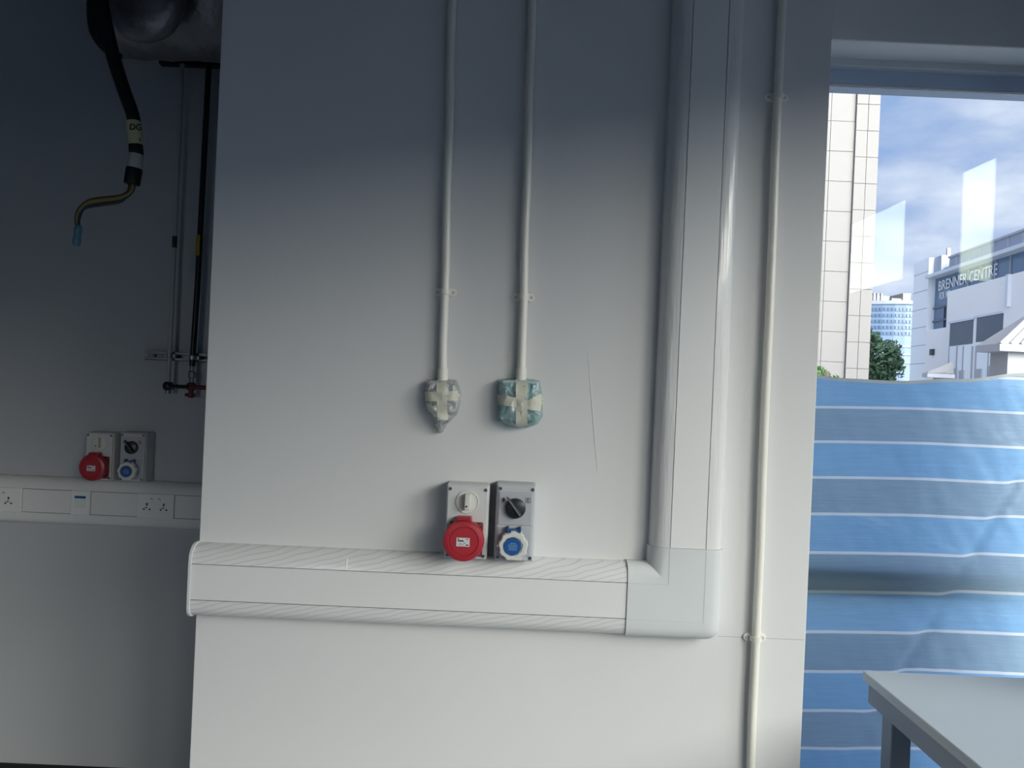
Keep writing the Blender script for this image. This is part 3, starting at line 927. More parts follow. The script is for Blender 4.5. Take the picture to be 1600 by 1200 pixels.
def clamp(parent, x, z, r, mat):
    MB().tube([(x, PF, z - 0.008), (x, PF, z + 0.008)], r + 0.004, 16).build('pipe_clamp', mat, parent, smooth=True)
    MB().box((x - r - 0.014, PF + 0.002, z - 0.008), (x + r + 0.014, FY - 0.029, z + 0.008)).build('clamp_bracket', mat, parent, bevel=0.001)


xl = R(285, 100)[0] * PF; zl = lambda px, py: W(px, py, PF).z
th = thing('thin_pipe', 'thin pale pipe on the recessed wall, left of the black pipe', 'pipe', (xl, PF, zl(262, 598)))
MB().tube([(xl, PF, zl(262, 598)), (xl, PF, 2.0), (xl, PF, CEIL - 0.25)], 0.008, 12).build('pipe', M_FARPIPE, th, smooth=True)
clamp(th, xl, zl(285, 97), 0.008, M_DARKPIPE); clamp(th, xl, zl(264, 556), 0.008, M_GALV)
MB().tube([(xl, PF, zl(268, 387)), (xl, PF, zl(268, 369))], 0.0095, 12).build('black_tag', M_BLACK, th, smooth=True)
# elbow and lever
ze = zl(262, 603)
MB().lathe((xl, PF, ze), [(0.0175, 0.014), (0.0175, -0.014), (0.012, -0.018)], 18).build('valve_body', M_DARKPIPE, th, smooth=True)
MB().tube([(xl + 0.01, PF - 0.016, ze + 0.001), (xl + 0.05, PF - 0.020, ze), (xl + 0.088, PF - 0.020, ze)], [0.006, 0.0075, 0.008], 10).build('lever_handle', M_DARKPIPE, th, smooth=True)
MB().tube([(xl, PF, ze - 0.03), (xl, PF, ze)], [0.011, 0.012], 12).build('outlet_nipple', M_GALV, th, smooth=True)

xr = R(327, 100)[0] * PF
xr2 = R(301, 555)[0] * PF
th = thing('black_pipe', 'black gas pipe on the recessed wall right beside the bright wall', 'pipe', (xr2, PF, zl(301, 590)))
pts = [(xr2, PF, zl(301, 572)), (xr2 * .5 + xr * .5, PF, 2.0), (xr, PF, CEIL - 0.25)]
MB().tube(pts, 0.0115, 14).build('pipe', M_DARKPIPE, th, smooth=True)
clamp(th, xr, zl(327, 97), 0.0115, M_DARKPIPE); clamp(th, xr2, zl(301, 559), 0.0115, M_GALV)
xm = xr2 + (xr - xr2) * 0.4
MB().tube([(xm, PF, zl(311, 400)), (xm + 0.0003, PF, zl(311, 368))], 0.0128, 14).build('yellow_tape', material('yellow tape', (176, 150, 40), 0.5), th, smooth=True)
z1_ = zl(300, 572)
MB().tube([(xr2, PF, z1_), (xr2, PF, z1_ - 0.02), (xr2, PF, z1_ - 0.024), (xr2, PF, z1_ - 0.045), (xr2, PF, z1_ - 0.049), (xr2, PF, z1_ - 0.075)],
          [0.009, 0.009, 0.014, 0.014, 0.009, 0.010], 8).build('union_nut', M_GALV, th, smooth=True, auto=20)
zv = zl(300, 604)
M_DRED = material('faded red valve handle', (104, 44, 46), 0.45)
MB().lathe((xr2, PF, zv), [(0.017, 0.012), (0.017, -0.012), (0.010, -0.016)], 16).build('valve_body', M_DRED, th, smooth=True)
MB().tube([(xr2 + 0.005, PF - 0.014, zv), (xr2 + 0.04, PF - 0.018, zv - 0.002), (xr2 + 0.085, PF - 0.018, zv - 0.002)], [0.008, 0.009, 0.009], 10).build('lever_handle', M_DRED, th, smooth=True)
MB().tube([(xr2, PF, zv - 0.045), (xr2, PF, zv)], [0.010, 0.010], 10).build('outlet_nipple', M_DRED, th, smooth=True)
MB().tube([(xr2 - 0.022, PF, zv - 0.034), (xr2 + 0.014, PF, zv - 0.034)], 0.007, 10).build('tee_handle', M_DRED, th, smooth=True)

# ------------------------------------------------------------------ foil duct
DY = 2.72
za = W(260, 88, DY).z
rD = 0.17
th = thing('foil_duct', 'silver foil wrapped duct under the ceiling at the top left', 'duct', (-1.1, DY, za + rD))
n = 90; rings = []
for i in range(n + 1):
    x = -1.475 + (PX0 + 1.475 - 0.03) * i / n
    ring = []
    for k in range(64):
        a = 2 * PI * k / 64
        q = rD + 0.007 * noise.noise(Vector((x * 12, math.cos(a) * 2.2, math.sin(a) * 2.2))) + 0.006 * abs(noise.noise(Vector((x * 26, math.cos(a) * 6, math.sin(a) * 6))))
        ring.append((x, DY + q * math.cos(a), za + rD + q * math.sin(a)))
    rings.append(ring)
MB().loft(rings).build('straight_duct', M_FOIL, th, smooth=True, auto=60)
# elbow swelling out towards the room, end cap rounded
ec = W(228, 8, 2.50); er = 0.126
rings = []
for i in range(17):
    f_ = i / 16.0
    if i < 9:
        yq = DY - 0.02 - (DY - 0.02 - 2.50) * i / 8.0; rq = er
    else:
        a = (i - 8) / 8.0 * PI / 2 * 0.98
        yq = 2.50 - 0.055 * math.sin(a); rq = er * math.cos(a) ** 0.55
    bk = max(0.0, (yq - 2.50) / (DY - 2.52)); ring = []
    for k in range(36):
        a = 2 * PI * k / 36
        q = rq * (1 + 0.05 * noise.noise(Vector((math.cos(a) * 2, yq * 12, math.sin(a) * 2))))
        ring.append((ec.x * (1 + 0.05 * bk) + q * math.cos(a), yq, ec.z + 0.14 * bk + q * math.sin(a)))
    rings.append(ring)
MB().loft(rings).build('branch_end', M_FOIL, th, smooth=True, auto=60)
for x in (-1.35, -0.95):
    hg = MB().tube([(x, DY, za + rD * 2 - 0.002), (x, DY, CEIL)], 0.005, 8).build('hanger_rod', M_GALV, th)

# ------------------------------------------------------------------ hanging cable bundle
KY = 2.35
def k_(px, py, y=KY): return W(px, py, y)
th = thing('hanging_cable', 'black sheathed cable bundle hanging from the ceiling with bare coloured wires', 'cable', k_(210, 290))
path = [(152, -190), (152, -110), (153, -40), (157, 0), (163, 30), (170, 60), (176, 85), (185, 115), (195, 145), (205, 172), (210, 192)]
def smooth_path(pp, y=KY, steps=5):
    P_ = [k_(*p, y) if len(p) == 2 else k_(p[0], p[1], p[2]) for p in pp]
    out_ = []
    for i in range(len(P_) - 1):
        p0 = P_[max(i - 1, 0)]; p1 = P_[i]; p2 = P_[i + 1]; p3 = P_[min(i + 2, len(P_) - 1)]
        for s in range(steps):
            t_ = s / steps
            out_.append(0.5 * ((2 * p1) + (-p0 + p2) * t_ + (2 * p0 - 5 * p1 + 4 * p2 - p3) * t_ ** 2 + (-p0 + 3 * p1 - 3 * p2 + p3) * t_ ** 3))
    out_.append(P_[-1]); return out_
sp = smooth_path(path, steps=12)
nn = len(sp)
rad = []
for i, p in enumerate(sp):
    f_ = i / (nn - 1)
    rad.append((0.0185 + 0.0035 * (1 - f_)) * (1.0 + (0.05 if i % 2 else -0.03)))
MB().tube(sp, rad, 18).build('corrugated_sheath', M_SHEATH, th, smooth=True, auto=60)
sp2 = smooth_path([(150, -180), (150, -60), (150, -10), (149, 20), (152, 45), (160, 66), (174, 82)], KY + 0.01, 8)
MB().tube(sp2, [0.024 * (1.03 if i % 2 else 0.98) * (1 if i < len(sp2) - 14 else 0.55 + 0.45 * (len(sp2) - 1 - i) / 14) for i in range(len(sp2))], 16).build('sheath_loop', M_SHEATH, th, smooth=True, auto=60)
p = k_(183, 87)
MB().box((p.x - 0.004, KY - 0.01, p.z - 0.007), (p.x + 0.012, KY + 0.01, p.z + 0.007)).build('cable_tie', M_SHEATH, th, bevel=0.002)


def seg(a, b, r, mat, name):
    A, B = k_(*a), k_(*b)
    return MB().tube([A, A.lerp(B, 0.05), A.lerp(B, 0.95), B], [r * .96, r, r, r * .96], 18).build(name, mat, th, smooth=True)
s1 = seg((208.5, 190), (213, 227), 0.0215, M_CREAM, 'cream_label')
seg((212, 226), (213, 242), 0.0205, M_SHEATH, 'sheath_band')
seg((213, 241), (210, 265), 0.0215, M_WTAPE, 'white_label')
seg((210, 263), (206, 288), 0.0235, M_SHEATH, 'sheath_band')
# handwriting on the cream label
pc = k_(212, 199, KY - 0.0225)
text_part('DG', 0.026, M_DARKMARK, th, (pc.x, pc.y, pc.z), 'handwriting', bold=0.0002)
pc = k_(219, 218, KY - 0.015)
text_part('L', 0.014, M_DARKMARK, th, (pc.x, pc.y, pc.z), 'handwriting')
for k in range(5):
    o1, o2 = (k - 2) * 2.0, ((k * 2) % 5 - 2) * 2.4
    wp = [(206 + o1, 284), (204 + o1, 298), (190 + o1 * .4, 310 + o2), (165, 314 + o2 * 1.2), (140 + o2 * .3, 318 + o2 * 1.1), (126 + o2 * .8, 328 + o1 * .3), (121 + o2 * .6, 342), (121.5 + o2 * .4, 356)]
    mt = [M_BROWN, M_YELLOW, M_BROWN, M_YELLOW, material('dark blue wire insulation', (38, 62, 92), 0.45)][k]
    MB().tube(smooth_path(wp, KY + (k % 3) * 0.004, 4), 0.0036, 8).build('wire', mt, th, smooth=True)
cn = MB()
A, B = k_(123, 352), k_(119, 384)
cn.tube([A, A.lerp(B, .2), A.lerp(B, .5), A.lerp(B, .75), B], [0.009, 0.0125, 0.0105, 0.013, 0.010], 8)
cn.build('connector_cap', M_TEAL, th)

# ------------------------------------------------------------------ work table at the window
TZ = 0.877
th = thing('work_table', 'white topped table with grey square legs standing at the window', 'table', (1.42, 1.85, 0))
tx0 = 1.035; tx1 = 1.82; ty0, ty1 = 1.38, 2.19
MB().box((tx0, ty0, TZ - 0.026), (tx1, ty1, TZ)).build('table_top', M_TABLE, th, bevel=0.003)
ap = MB()
i_ = 0.012
ap.box((tx0 + i_, ty0 + i_, TZ - 0.085), (tx0 + i_ + 0.03, ty1 - i_, TZ - 0.026)); 
ap.build('side_apron', M_TABLELEG, th, bevel=0.002)
MB().box((tx1 - i_ - 0.03, ty0 + i_, TZ - 0.085), (tx1 - i_, ty1 - i_, TZ - 0.026)).build('side_apron', M_TABLELEG, th, bevel=0.002)
MB().box((tx0 + i_ + 0.03, ty0 + i_, TZ - 0.085), (tx1 - i_ - 0.03, ty0 + i_ + 0.03, TZ - 0.026)).build('front_apron', M_TABLELEG, th, bevel=0.002)
for x in (tx0 + 0.038, tx1 - 0.09):
    for y in (ty0 + 0.03, ty1 - 0.10):
        MB().box((x, y, 0), (x + 0.055, y + 0.055, TZ - 0.026)).build('leg', M_TABLELEG, th, bevel=0.003)

# ------------------------------------------------------------------ striped sheet behind the glass
def tarp_material():
    m = bpy.data.materials.new('striped woven plastic sheet'); m.use_nodes = True
    t = m.node_tree; t.nodes.clear()
    n_ = t.nodes.new; l_ = t.links.new
    at = n_('ShaderNodeAttribute'); at.attribute_name = 'sheet'
    sp_ = n_('ShaderNodeSeparateXYZ'); l_(at.outputs['Vector'], sp_.inputs[0])
    def math_(op, a, b=None, c=None):
        q = n_('ShaderNodeMath'); q.operation = op
        for i, v in enumerate((a, b, c)):
            if v is None: continue
            if hasattr(v, 'is_linked') or hasattr(v, 'links'): l_(v, q.inputs[i])
            else: q.inputs[i].default_value = v
        return q.outputs[0]
    v = sp_.outputs['Y']                       # counts white lines
    fr = math_('FRACT', v)
    line = math_('LESS_THAN', fr, 0.075)
    par = math_('GREATER_THAN', math_('MODULO', math_('ADD', v, 101.0), 2.0), 1.0)
    nz_ = n_('ShaderNodeTexNoise'); nz_.inputs['Scale'].default_value = 3; nz_.inputs['Detail'].default_value = 6
    mpn = n_('ShaderNodeMapping'); mpn.inputs['Scale'].default_value = (2, 6, 1); l_(at.outputs['Vector'], mpn.inputs['Vector']); l_(mpn.outputs['Vector'], nz_.inputs['Vector'])
    mx = n_('ShaderNodeMix'); mx.data_type = 'RGBA'; mx.inputs['A'].default_value = lin((158, 206, 248)); mx.inputs['B'].default_value = lin((166, 194, 218)); l_(par, mx.inputs['Factor'])
    mv = n_('ShaderNodeMix'); mv.data_type = 'RGBA'; mv.blend_type = 'MULTIPLY'; mv.inputs['Factor'].default_value = 0.35
    l_(mx.outputs['Result'], mv.inputs['A']); l_(nz_.outputs['Color'], mv.inputs['B'])
    hs = n_('ShaderNodeHueSaturation'); hs.inputs['Saturation'].default_value = 0.0; l_(nz_.outputs['Color'], hs.inputs['Color']); l_(hs.outputs['Color'], mv.inputs['B'])
    m2 = n_('ShaderNodeMix'); m2.data_type = 'RGBA'; m2.inputs['B'].default_value = lin((232, 238, 246)); l_(line, m2.inputs['Factor']); l_(mv.outputs['Result'], m2.inputs['A'])
    hem = math_('LESS_THAN', sp_.outputs['Z'], 0.012)
    m3 = n_('ShaderNodeMix'); m3.data_type = 'RGBA'; m3.inputs['B'].default_value = lin((196, 200, 196)); l_(hem, m3.inputs['Factor']); l_(m2.outputs['Result'], m3.inputs['A'])
    wv = n_('ShaderNodeTexNoise'); wv.inputs['Scale'].default_value = 1; wv.inputs['Detail'].default_value = 5
    mp3 = n_('ShaderNodeMapping'); mp3.inputs['Scale'].default_value = (30, 5, 1); mp3.inputs['Rotation'].default_value = (0, 0, 0.6)
    l_(at.outputs['Vector'], mp3.inputs['Vector']); l_(mp3.outputs['Vector'], wv.inputs['Vector'])
    bp = n_('ShaderNodeBump'); bp.inputs['Strength'].default_value = 0.35; bp.inputs['Distance'].default_value = 0.006; l_(wv.outputs['Fac'], bp.inputs['Height'])
    pb_ = n_('ShaderNodeBsdfPrincipled'); pb_.inputs['Roughness'].default_value = 0.30; pb_.inputs['Specular IOR Level'].default_value = 0.6
    l_(m3.outputs['Result'], pb_.inputs['Base Color']); l_(bp.outputs['Normal'], pb_.inputs['Normal'])
    tl = n_('ShaderNodeBsdfTranslucent'); l_(m3.outputs['Result'], tl.inputs['Color'])
    mxs = n_('ShaderNodeMixShader'); mxs.inputs['Fac'].default_value = 0.55
    l_(pb_.outputs[0], mxs.inputs[1]); l_(tl.outputs[0], mxs.inputs[2])
    o = n_('ShaderNodeOutputMaterial'); l_(mxs.outputs[0], o.inputs['Surface'])
    return m


TY = 2.88
def interp(x, tab):
    for (a, va), (b, vb) in zip(tab, tab[1:]):
        if x <= b:
            f_ = max(0.0, (x - a) / (b - a)); f_ = f_ * f_ * (3 - 2 * f_)
            return va + (vb - va) * f_
    return tab[-1][1]
top_tab = []
for px, py in ((1272, 586), (1320, 591), (1400, 595), (1500, 592), (1600, 583)):
    q = W(px, py, TY); top_tab.append((q.x, q.z))
top_tab = [(0.5, top_tab[0][1] + 0.01)] + top_tab + [(3.0, top_tab[-1][1] + 0.06), (4.4, top_tab[-1][1] + 0.05)]
sq = W(1400, 641, TY).z
STEP = 0.1415
f1 = W(1600, 728, TY); f2 = W(1400, 1065, TY)
rmid = W(1420, 913, TY).z
ltab = [(W(1275, yy_, TY).z, k_i) for yy_, k_i in ((520, -2.0), (586, -0.85), (634, 0), (688, 1), (744, 2), (801, 3), (861.5, 4), (922.5, 5), (985, 6), (1047, 7), (1108, 8), (1167, 9), (1227, 10), (1287, 11), (1700, 18))]
def interp_l(z, tab):
    for (a, va), (b, vb) in zip(tab, tab[1:]):
        if z >= b:
            return va + (vb - va) * (a - z) / (a - b)
    return tab[-1][1]
def bend(z):
    # the cloth's lines sag towards the right below, rise above
    f_ = min(1, max(0, (ltab[2][0] - z) / (ltab[6][0] - ltab[2][0])))
    return 0.012 - 0.027 * f_
mb = MB(); mb.uv = []
NX, NZ = 220, 130
cols = []
for i in range(NX + 1):
    x = 0.84 + 3.4 * i / NX
    zt = interp(x, top_tab)
    # line height of first white stripe follows the cloth
    zs = sq + 0.012 * math.sin((x - 1.0) * 2.3)
    for j in range(NZ + 1):
        f_ = j / NZ
        z = zt + (0.03 - zt) * f_
        # fold line
        xf = f1.x + (f2.x - f1.x) * (f1.z - z) / (f1.z - f2.z)
        d = x - xf
        sh = 1 / (1 + math.exp(-d / 0.012))
        on = min(1, max(0, (f1.z + 0.15 - z) / 0.2)) * max(0, min(1, (z - f2.z + 0.35) / 0.35))
        disp = 0.009 * math.exp(-(d / 0.018) ** 2) * on - 0.006 * sh * on
        disp += 0.010 * noise.noise(Vector((x * 1.8, z * 1.4, 5))) + 0.003 * noise.noise(Vector((x * 6 + z * 3, z * 5, 9)))
        disp += 0.004 * noise.noise(Vector((x * 18 + z * 8, z * 9, 2)))
        disp *= 1 - 0.85 * math.exp(-((z - rmid) / 0.10) ** 2)
        mb.v.append(Vector((x, TY + disp, z)))
        zc = z - bend(z) * min(1, max(0, (x - 1.14) / 0.42)) ** 0.8
        line_ = interp_l(zc, ltab) + 0.10 * sh * on
        line_ += 0.025 * noise.noise(Vector((x * 1.3, z * 1.1, 40)))
        mb.uv.append((x, line_, zt - z))
for i in range(NX):
    for j in range(NZ):
        a = i * (NZ + 1) + j
        mb.f.append((a, a + NZ + 1, a + NZ + 2, a + 1))
ts = mb.build('striped_sheet', tarp_material(), None, smooth=True, auto=80)
tag(ts, 'blue plastic sheet with thin white stripes hung outside behind the window glass', 'plastic sheet')
# rails it hangs on
rz = W(1420, 912, TY).z
th = thing('guard_rail', 'flat guard rail behind the blue sheet showing as a dark band', 'railing', (2.4, TY + 0.05, 0))
r0 = W(1400, 892, TY).z; r1 = W(1400, 936, TY).z
MB().box((0.84, TY + 0.012, r1), (4.3, TY + 0.045, r0)).build('mid_board', material('grey timber board', (90, 92, 94), 0.8), th)
for x in (0.88, 4.2):
    MB().box((x, TY + 0.045, 0), (x + 0.05, TY + 0.095, 1.62), ).build('post', M_GALV, th)

# ------------------------------------------------------------------ outside world
GZ = -9.0
struct(MB().box((-200, -200, GZ - 0.5), (260, 260, GZ)), 'floor_outside', material('pale grey paved ground', (168, 170, 172), 0.95, vary=0.1, vscale=0.2))

# panelled tower
TYY = 22.0
M_TOWER = material('white cladding panel', (106, 104, 105), 0.5, vary=0.02, vscale=0.5)
M_TJ = material('cladding joint', (108, 107, 108), 0.8)
th = thing('panelled_tower', 'tall white panelled building rising at the left edge of the window view', 'building', (9.0, TYY, GZ))
xe = 556.0 / 1200 * TYY
xc = (R(1335, 250)[0]) * TYY
ztop = CAMZ + 640 / 1200 * TYY
MB().box((5.0, TYY + 0.082, GZ), (xc, TYY + 6, ztop)).build('tower_core', M_TJ, th)
MB().box((xc, TYY + 0.012, GZ), (xe - 0.02, TYY + 6, ztop)).build('tower_core', M_TJ, th)
def panel_grid(x0, x1, nx, y, z_start, hh, count, dy):
    me = None
    w_ = (x1 - x0) / nx
    for i in range(nx):
        for k in range(count):
            z0 = z_start + k * hh
            if me is None:
                o = MB().box((-w_ / 2 + 0.007, -0.012, 0.007), (w_ / 2 - 0.007, 0.012, hh - 0.007)).build('cladding_panel', M_TOWER)
                me = o.data
            else:
                o = bpy.data.objects.new('cladding_panel', me); COL.objects.link(o)
            o.parent = th
            o.location = Vector((x0 + w_ * (i + 0.5), y + rnd.uniform(-0.004, 0.0), z0)) - ORG[th.name]
hh = 41.3 / 1200 * TYY
zb = W(1350, 163, TYY).z
k0 = int((zb - (CAMZ - 1.5)) / hh) + 1
panel_grid(xc + 0.0, xe, 2, TYY, zb - k0 * hh, hh, k0 + 6, 0)
hl = 46.5 / 1200 * (TYY + 0.3)
zb2 = W(1310, 188, TYY).z
k1 = int((zb2 - (CAMZ - 1.5)) / hl) + 1
wl = R(1335, 250)[0] * (TYY) - R(1316, 250)[0] * TYY
panel_grid(xc - 3 * wl * 2.0, xc, 3, TYY + 0.07, zb2 - k1 * hl, hl, k1 + 5, 0)

# far curved glass block
BY = 110.0
M_GB = material('blue grey curtain wall', (92, 112, 138), 0.45, vary=0.04, vscale=0.1)
M_GBD = material('dark glazing band', (72, 92, 118), 0.3)
M_PALEROOF = material('pale roof edge', (128, 134, 146), 0.6)
th = thing('office_block', 'distant blue-grey glass office block between the white tower and the white centre', 'building', (56, BY, GZ))
def bx(px, py, Y=BY): return W(px, py, Y)
a = bx(1345, 480); b = bx(1440, 480)
n = 14; ring0 = []; ring1 = []
XA, XB = a.x - 4, b.x + 6
cur = [(XA + (XB - XA) * i / n, BY - 5 * math.sin(PI * i / n)) for i in range(n + 1)]
def curved(z0, z1, off, name, mat):
    f = [(x, y + off) for x, y in cur] + [(XB, BY + 12), (XA, BY + 12)]
    return MB().loft([[Vector((x, y, z0)) for x, y in f], [Vector((x, y, z1)) for x, y in f]]).build(name, mat, th)
zt = bx(1390, 481).z
curved(GZ, zt, 0, 'facade', M_GB)
curved(zt, zt + 0.5, -0.3, 'roof_edge', M_PALEROOF)
for k, py in enumerate((489, 498, 507, 516, 525)):
    z = bx(1390, py).z
    bd = MB()
    for i in range(n):
        (x0, y0), (x1_, y1_) = cur[i], cur[i + 1]
        for s in (0.06, 0.38, 0.70):
            p0 = Vector((x0, y0, 0)).lerp(Vector((x1_, y1_, 0)), s); p1 = Vector((x0, y0, 0)).lerp(Vector((x1_, y1_, 0)), s + 0.25)
            bd.loft([[(p0.x, p0.y - 0.12, z - 0.22), (p1.x, p1.y - 0.12, z - 0.22), (p1.x, p1.y + 0.1, z - 0.22), (p0.x, p0.y + 0.1, z - 0.22)],
                     [(p0.x, p0.y - 0.12, z + 0.22), (p1.x, p1.y - 0.12, z + 0.22), (p1.x, p1.y + 0.1, z + 0.22), (p0.x, p0.y + 0.1, z + 0.22)]])
    o = bd.build('window_row', M_GBD, th); o['kind'] = 'stuff'
for py in (544, 556, 568):
    z = bx(1390, py).z
    curved(z - 0.12, z + 0.12, -0.15, 'ledge', M_PALEROOF)
z0 = zt + 0.5
MB().box((bx(1360, 470).x - 3, BY + 1, z0), (bx(1395, 470).x, BY + 8, bx(1380, 461).z)).build('roof_plant', M_PALEROOF, th)
MB().box((bx(1396, 470).x, BY + 0.5, z0), (bx(1424, 470).x, BY + 7, bx(1412, 466).z)).build('roof_plant', M_PALEROOF, th)
MB().box((bx(1412, 470).x, BY + 0.2, bx(1412, 472).z), (bx(1424, 470).x, BY + 0.5 + 4, bx(1418, 458).z)).build('roof_hut', material('cream roof hut', (160, 146, 132), 0.7), th)
for px in (1361, 1366.5, 1372.5):
    p = bx(px, 470)
    MB().box((p.x - 0.15, BY - 1, z0), (p.x + 0.15, BY - 0.7, bx(px, 459).z)).build('mast', M_TOWER, th)

# white centre: facade is a plane running away from the window
FX0, FK = 22.36, 0.1083
nrm = Vector((-1, FK, 0)).normalized(); tdir = Vector((FK, 1, 0)).normalized()
def F(px, py):
    a, b = R(px, py)
    Y = FX0 / (a - FK)
    return Y, CAMZ + b * Y
def FP(Y, z, o=0.0):           # o: metres proud of the facade
    return Vector((FX0 + FK * Y, Y, z)) + nrm * o
def slab(Y0, Y1, z0, z1, o0, o1):
    Y0, Y1 = sorted((Y0, Y1)); z0, z1 = sorted((z0, z1))
    mb = MB()
    mb.loft([[FP(Y0, z0, o0), FP(Y1, z0, o0), FP(Y1, z0, o1), FP(Y0, z0, o1)], [FP(Y0, z1, o0), FP(Y1, z1, o0), FP(Y1, z1, o1), FP(Y0, z1, o1)]])
    return mb
M_CW = material('off white rendered facade', (236, 233, 232), 0.8, vary=0.03, vscale=0.3)
M_CPANEL = material('pale blue white facade panel', (232, 234, 238), 0.7, vary=0.02, vscale=0.3)
M_CGREY = material('grey roof storey cladding', (150, 158, 176), 0.6, vary=0.05, vscale=0.4)
M_CGLASS = material('dark blue facade glazing', (84, 112, 142), 0.18, spec=0.6)
M_CWIN = material('dark grey louvred window', (84, 92, 104), 0.35)
M_CLINE = material('light ledge', (206, 210, 218), 0.6)
M_DRAIN = material('grey down pipe', (168, 170, 178), 0.7)
th = thing('lettered_centre', 'white building with dark glazed band and BRENNER CENTRE lettering at right of view', 'building', FP(45, GZ))
YL = F(1430, 450)[0]; YR = 30.0
ztopL = F(1434, 411)[1]; zroof = F(1520, 390)[1]
Yg0, Yg1 = F(1452, 470)[0], F(1484, 470)[0]
zlb = F(1540, 441)[1]; zlt = F(1540, 408)[1]
zgb = F(1466, 514)[1]
# wall masses around the glazed band
slab(YL, YR, GZ, F(1500, 600)[1] - 4, -14, 0).build('wall', M_CW, th)
slab(YL, Yg0, GZ, ztopL, -12, 0.12).build('end_tower', M_CPANEL, th)
for k in range(9):
    z = ztopL - 0.9 - k * 1.25
    slab(YL, Yg0, z - 0.025, z + 0.025, 0.1, 0.128).build('panel_joint', M_DRAIN, th)
slab(Yg0, YR, GZ, zroof - 0.4, -14, -0.35).build('wall_core', M_CGLASS, th)
slab(Yg0, Yg1, F(1500, 600)[1] - 4, zgb, -0.4, 0.12).build('wall', M_CW, th)
slab(Yg1, YR, F(1500, 600)[1] - 4, zlb, -0.4, 0.15).build('wall', M_CW, th)
slab(Yg0, YR, zlt, zlt + 0.22, -0.4, 0.35).build('ledge', M_CLINE, th)
slab(F(1482, 410)[0], YR, zlt + 0.2, zroof, -10, -0.05).build('roof_storey', M_CGREY, th)
slab(F(1482, 410)[0], YR, zroof, zroof + 0.12, -10, 0.05).build('roof_edge', M_DRAIN, th)
for k in range(12):
    Y = F(1482, 410)[0] - 1 - k * 1.5
    if Y > YR: slab(Y, Y - 0.15, zlt + 0.25, zroof - 0.05, -0.2, 0.0).build('fin', M_DRAIN, th)
# rooftop bits left of the roof storey
slab(F(1466, 410)[0], F(1474, 410)[0], zlt + 0.3, F(1470, 404)[1], -3, -1).build('roof_hut', M_CGREY, th)
slab(F(1452, 410)[0], F(1466, 410)[0], ztopL - 1.2, ztopL, -8, -0.2).build('parapet', M_CGREY, th)
slab(F(1458, 410)[0], F(1460, 410)[0], ztopL, ztopL + 0.6, -1, -0.8).build('mast', M_DRAIN, th)
# glazing mullions and lower panes
for k, Y in enumerate([Yg1 - 1.6 * i for i in range(1, 12)]):
    if Y > YR: slab(Y, Y - 0.07, zlb, zlt, -0.36, -0.28).build('mullion', M_DRAIN, th)
for py in (478, 499):
    z = F(1468, py)[1]
    slab(Yg0, Yg1, z - 0.06, z + 0.06, -0.36, -0.25).build('transom', M_CWIN, th)
Ym = F(1468, 490)[0]
slab(Ym - 0.06, Ym + 0.06, zgb, F(1468, 478)[1], -0.36, -0.25).build('mullion', M_CWIN, th)
slab(Ym, Yg1, F(1468, 499)[1], F(1468, 480)[1], -0.36, -0.32).build('pane', M_CWIN, th)
# windows
for (a0, b0, a1, b1) in ((1489, 503, 1524, 537), (1531, 494, 1571, 530)):
    Y0, zA = F(a0, b0 + 3); Y1, zB = F(a1, b1)
    zT = F(a0, b0 + 3)[1]; zBt = F(a1, b1 + 0)[1]
    slab(Y0, Y1, zBt, zT, 0.1, 0.17).build('window_pane', M_CWIN, th)
    slab(Y0 + .12, Y1 - .12, zT, zT + 0.12, 0.1, 0.25).build('window_hood', M_CLINE, th)
    slab(Y0, Y1, zBt - 3.2, zBt - 0.02, 0.1, 0.165).build('lower_panel', M_CPANEL, th)
for px, wq in ((1487, .2), (1499, .3), (1509, .25), (1523, .3), (1529, .3), (1549, .2), (1556, .2), (1560, .2), (1571, .3)):
    Y, z = F(px, 545)
    slab(Y, Y - wq * .6, z - 3.6, F(px, 541)[1], 0.15, 0.185).build('down_pipe', M_DRAIN, th)
for (a0, b0, a1, b1) in ((1490, 576, 1500, 591), (1504, 579, 1511, 591), (1531, 577, 1539, 590), (1551, 572, 1562, 588)):
    Y0, zA = F(a0, b0); Y1, zB = F(a1, b1)
    slab(Y0, Y1, zA, zB - 2.0, 0.15, 0.22).build('vent_box', M_DRAIN, th)
Y0, zA = F(1460, 546); Y1, zB = F(1463, 555)
slab(Y0, Y1, zA, zB, 0.1, 0.32).build('small_window', M_BLACK, th)
slab(F(1580, 480)[0], F(1584, 480)[0], F(1580, 480)[1], zlb, 0.15, 0.35).build('pilaster', M_CLINE, th)
# lettering: mounted on the glazed band, reading towards the near end
M_LET = material('pale metal letters', (222, 226, 230), 0.4)
rotm = Matrix((-tdir, Vector((0, 0, 1)), nrm)).transposed()   # columns: text x, text y, text z
def sign(body, pxa, pxb, py_a, size):
    Ya = F(pxa, py_a)[0]; Yb = F(pxb, py_a)[0]
    z = None
    ln_ = (FP(Ya, 0) - FP(Yb, 0)).length
    cu = bpy.data.curves.new('t', 'FONT'); cu.body = body; cu.size = size
    ob = bpy.data.objects.new('t', cu); me = bpy.data.meshes.new_from_object(ob); bpy.data.objects.remove(ob)
    w_ = max(v.co.x for v in me.vertices) - min(v.co.x for v in me.vertices)
    return Ya, ln_ / w_
zt1 = F(1500, 441)[1]
Ya, xs = sign('BRENNER CENTRE', 1459, 1551, 441, 1.15)
text_part('BRENNER CENTRE', 0.95, M_LET, th, FP(Ya, F(1462, 446)[1] - 0.05, -0.30), 'lettering', rotm, 0.012, 'LEFT', xs * 1.15 / .95 * 0.97, 0.004)
Ya2, xs2 = sign('FOR MO', 1460, 1485, 462, 0.8)
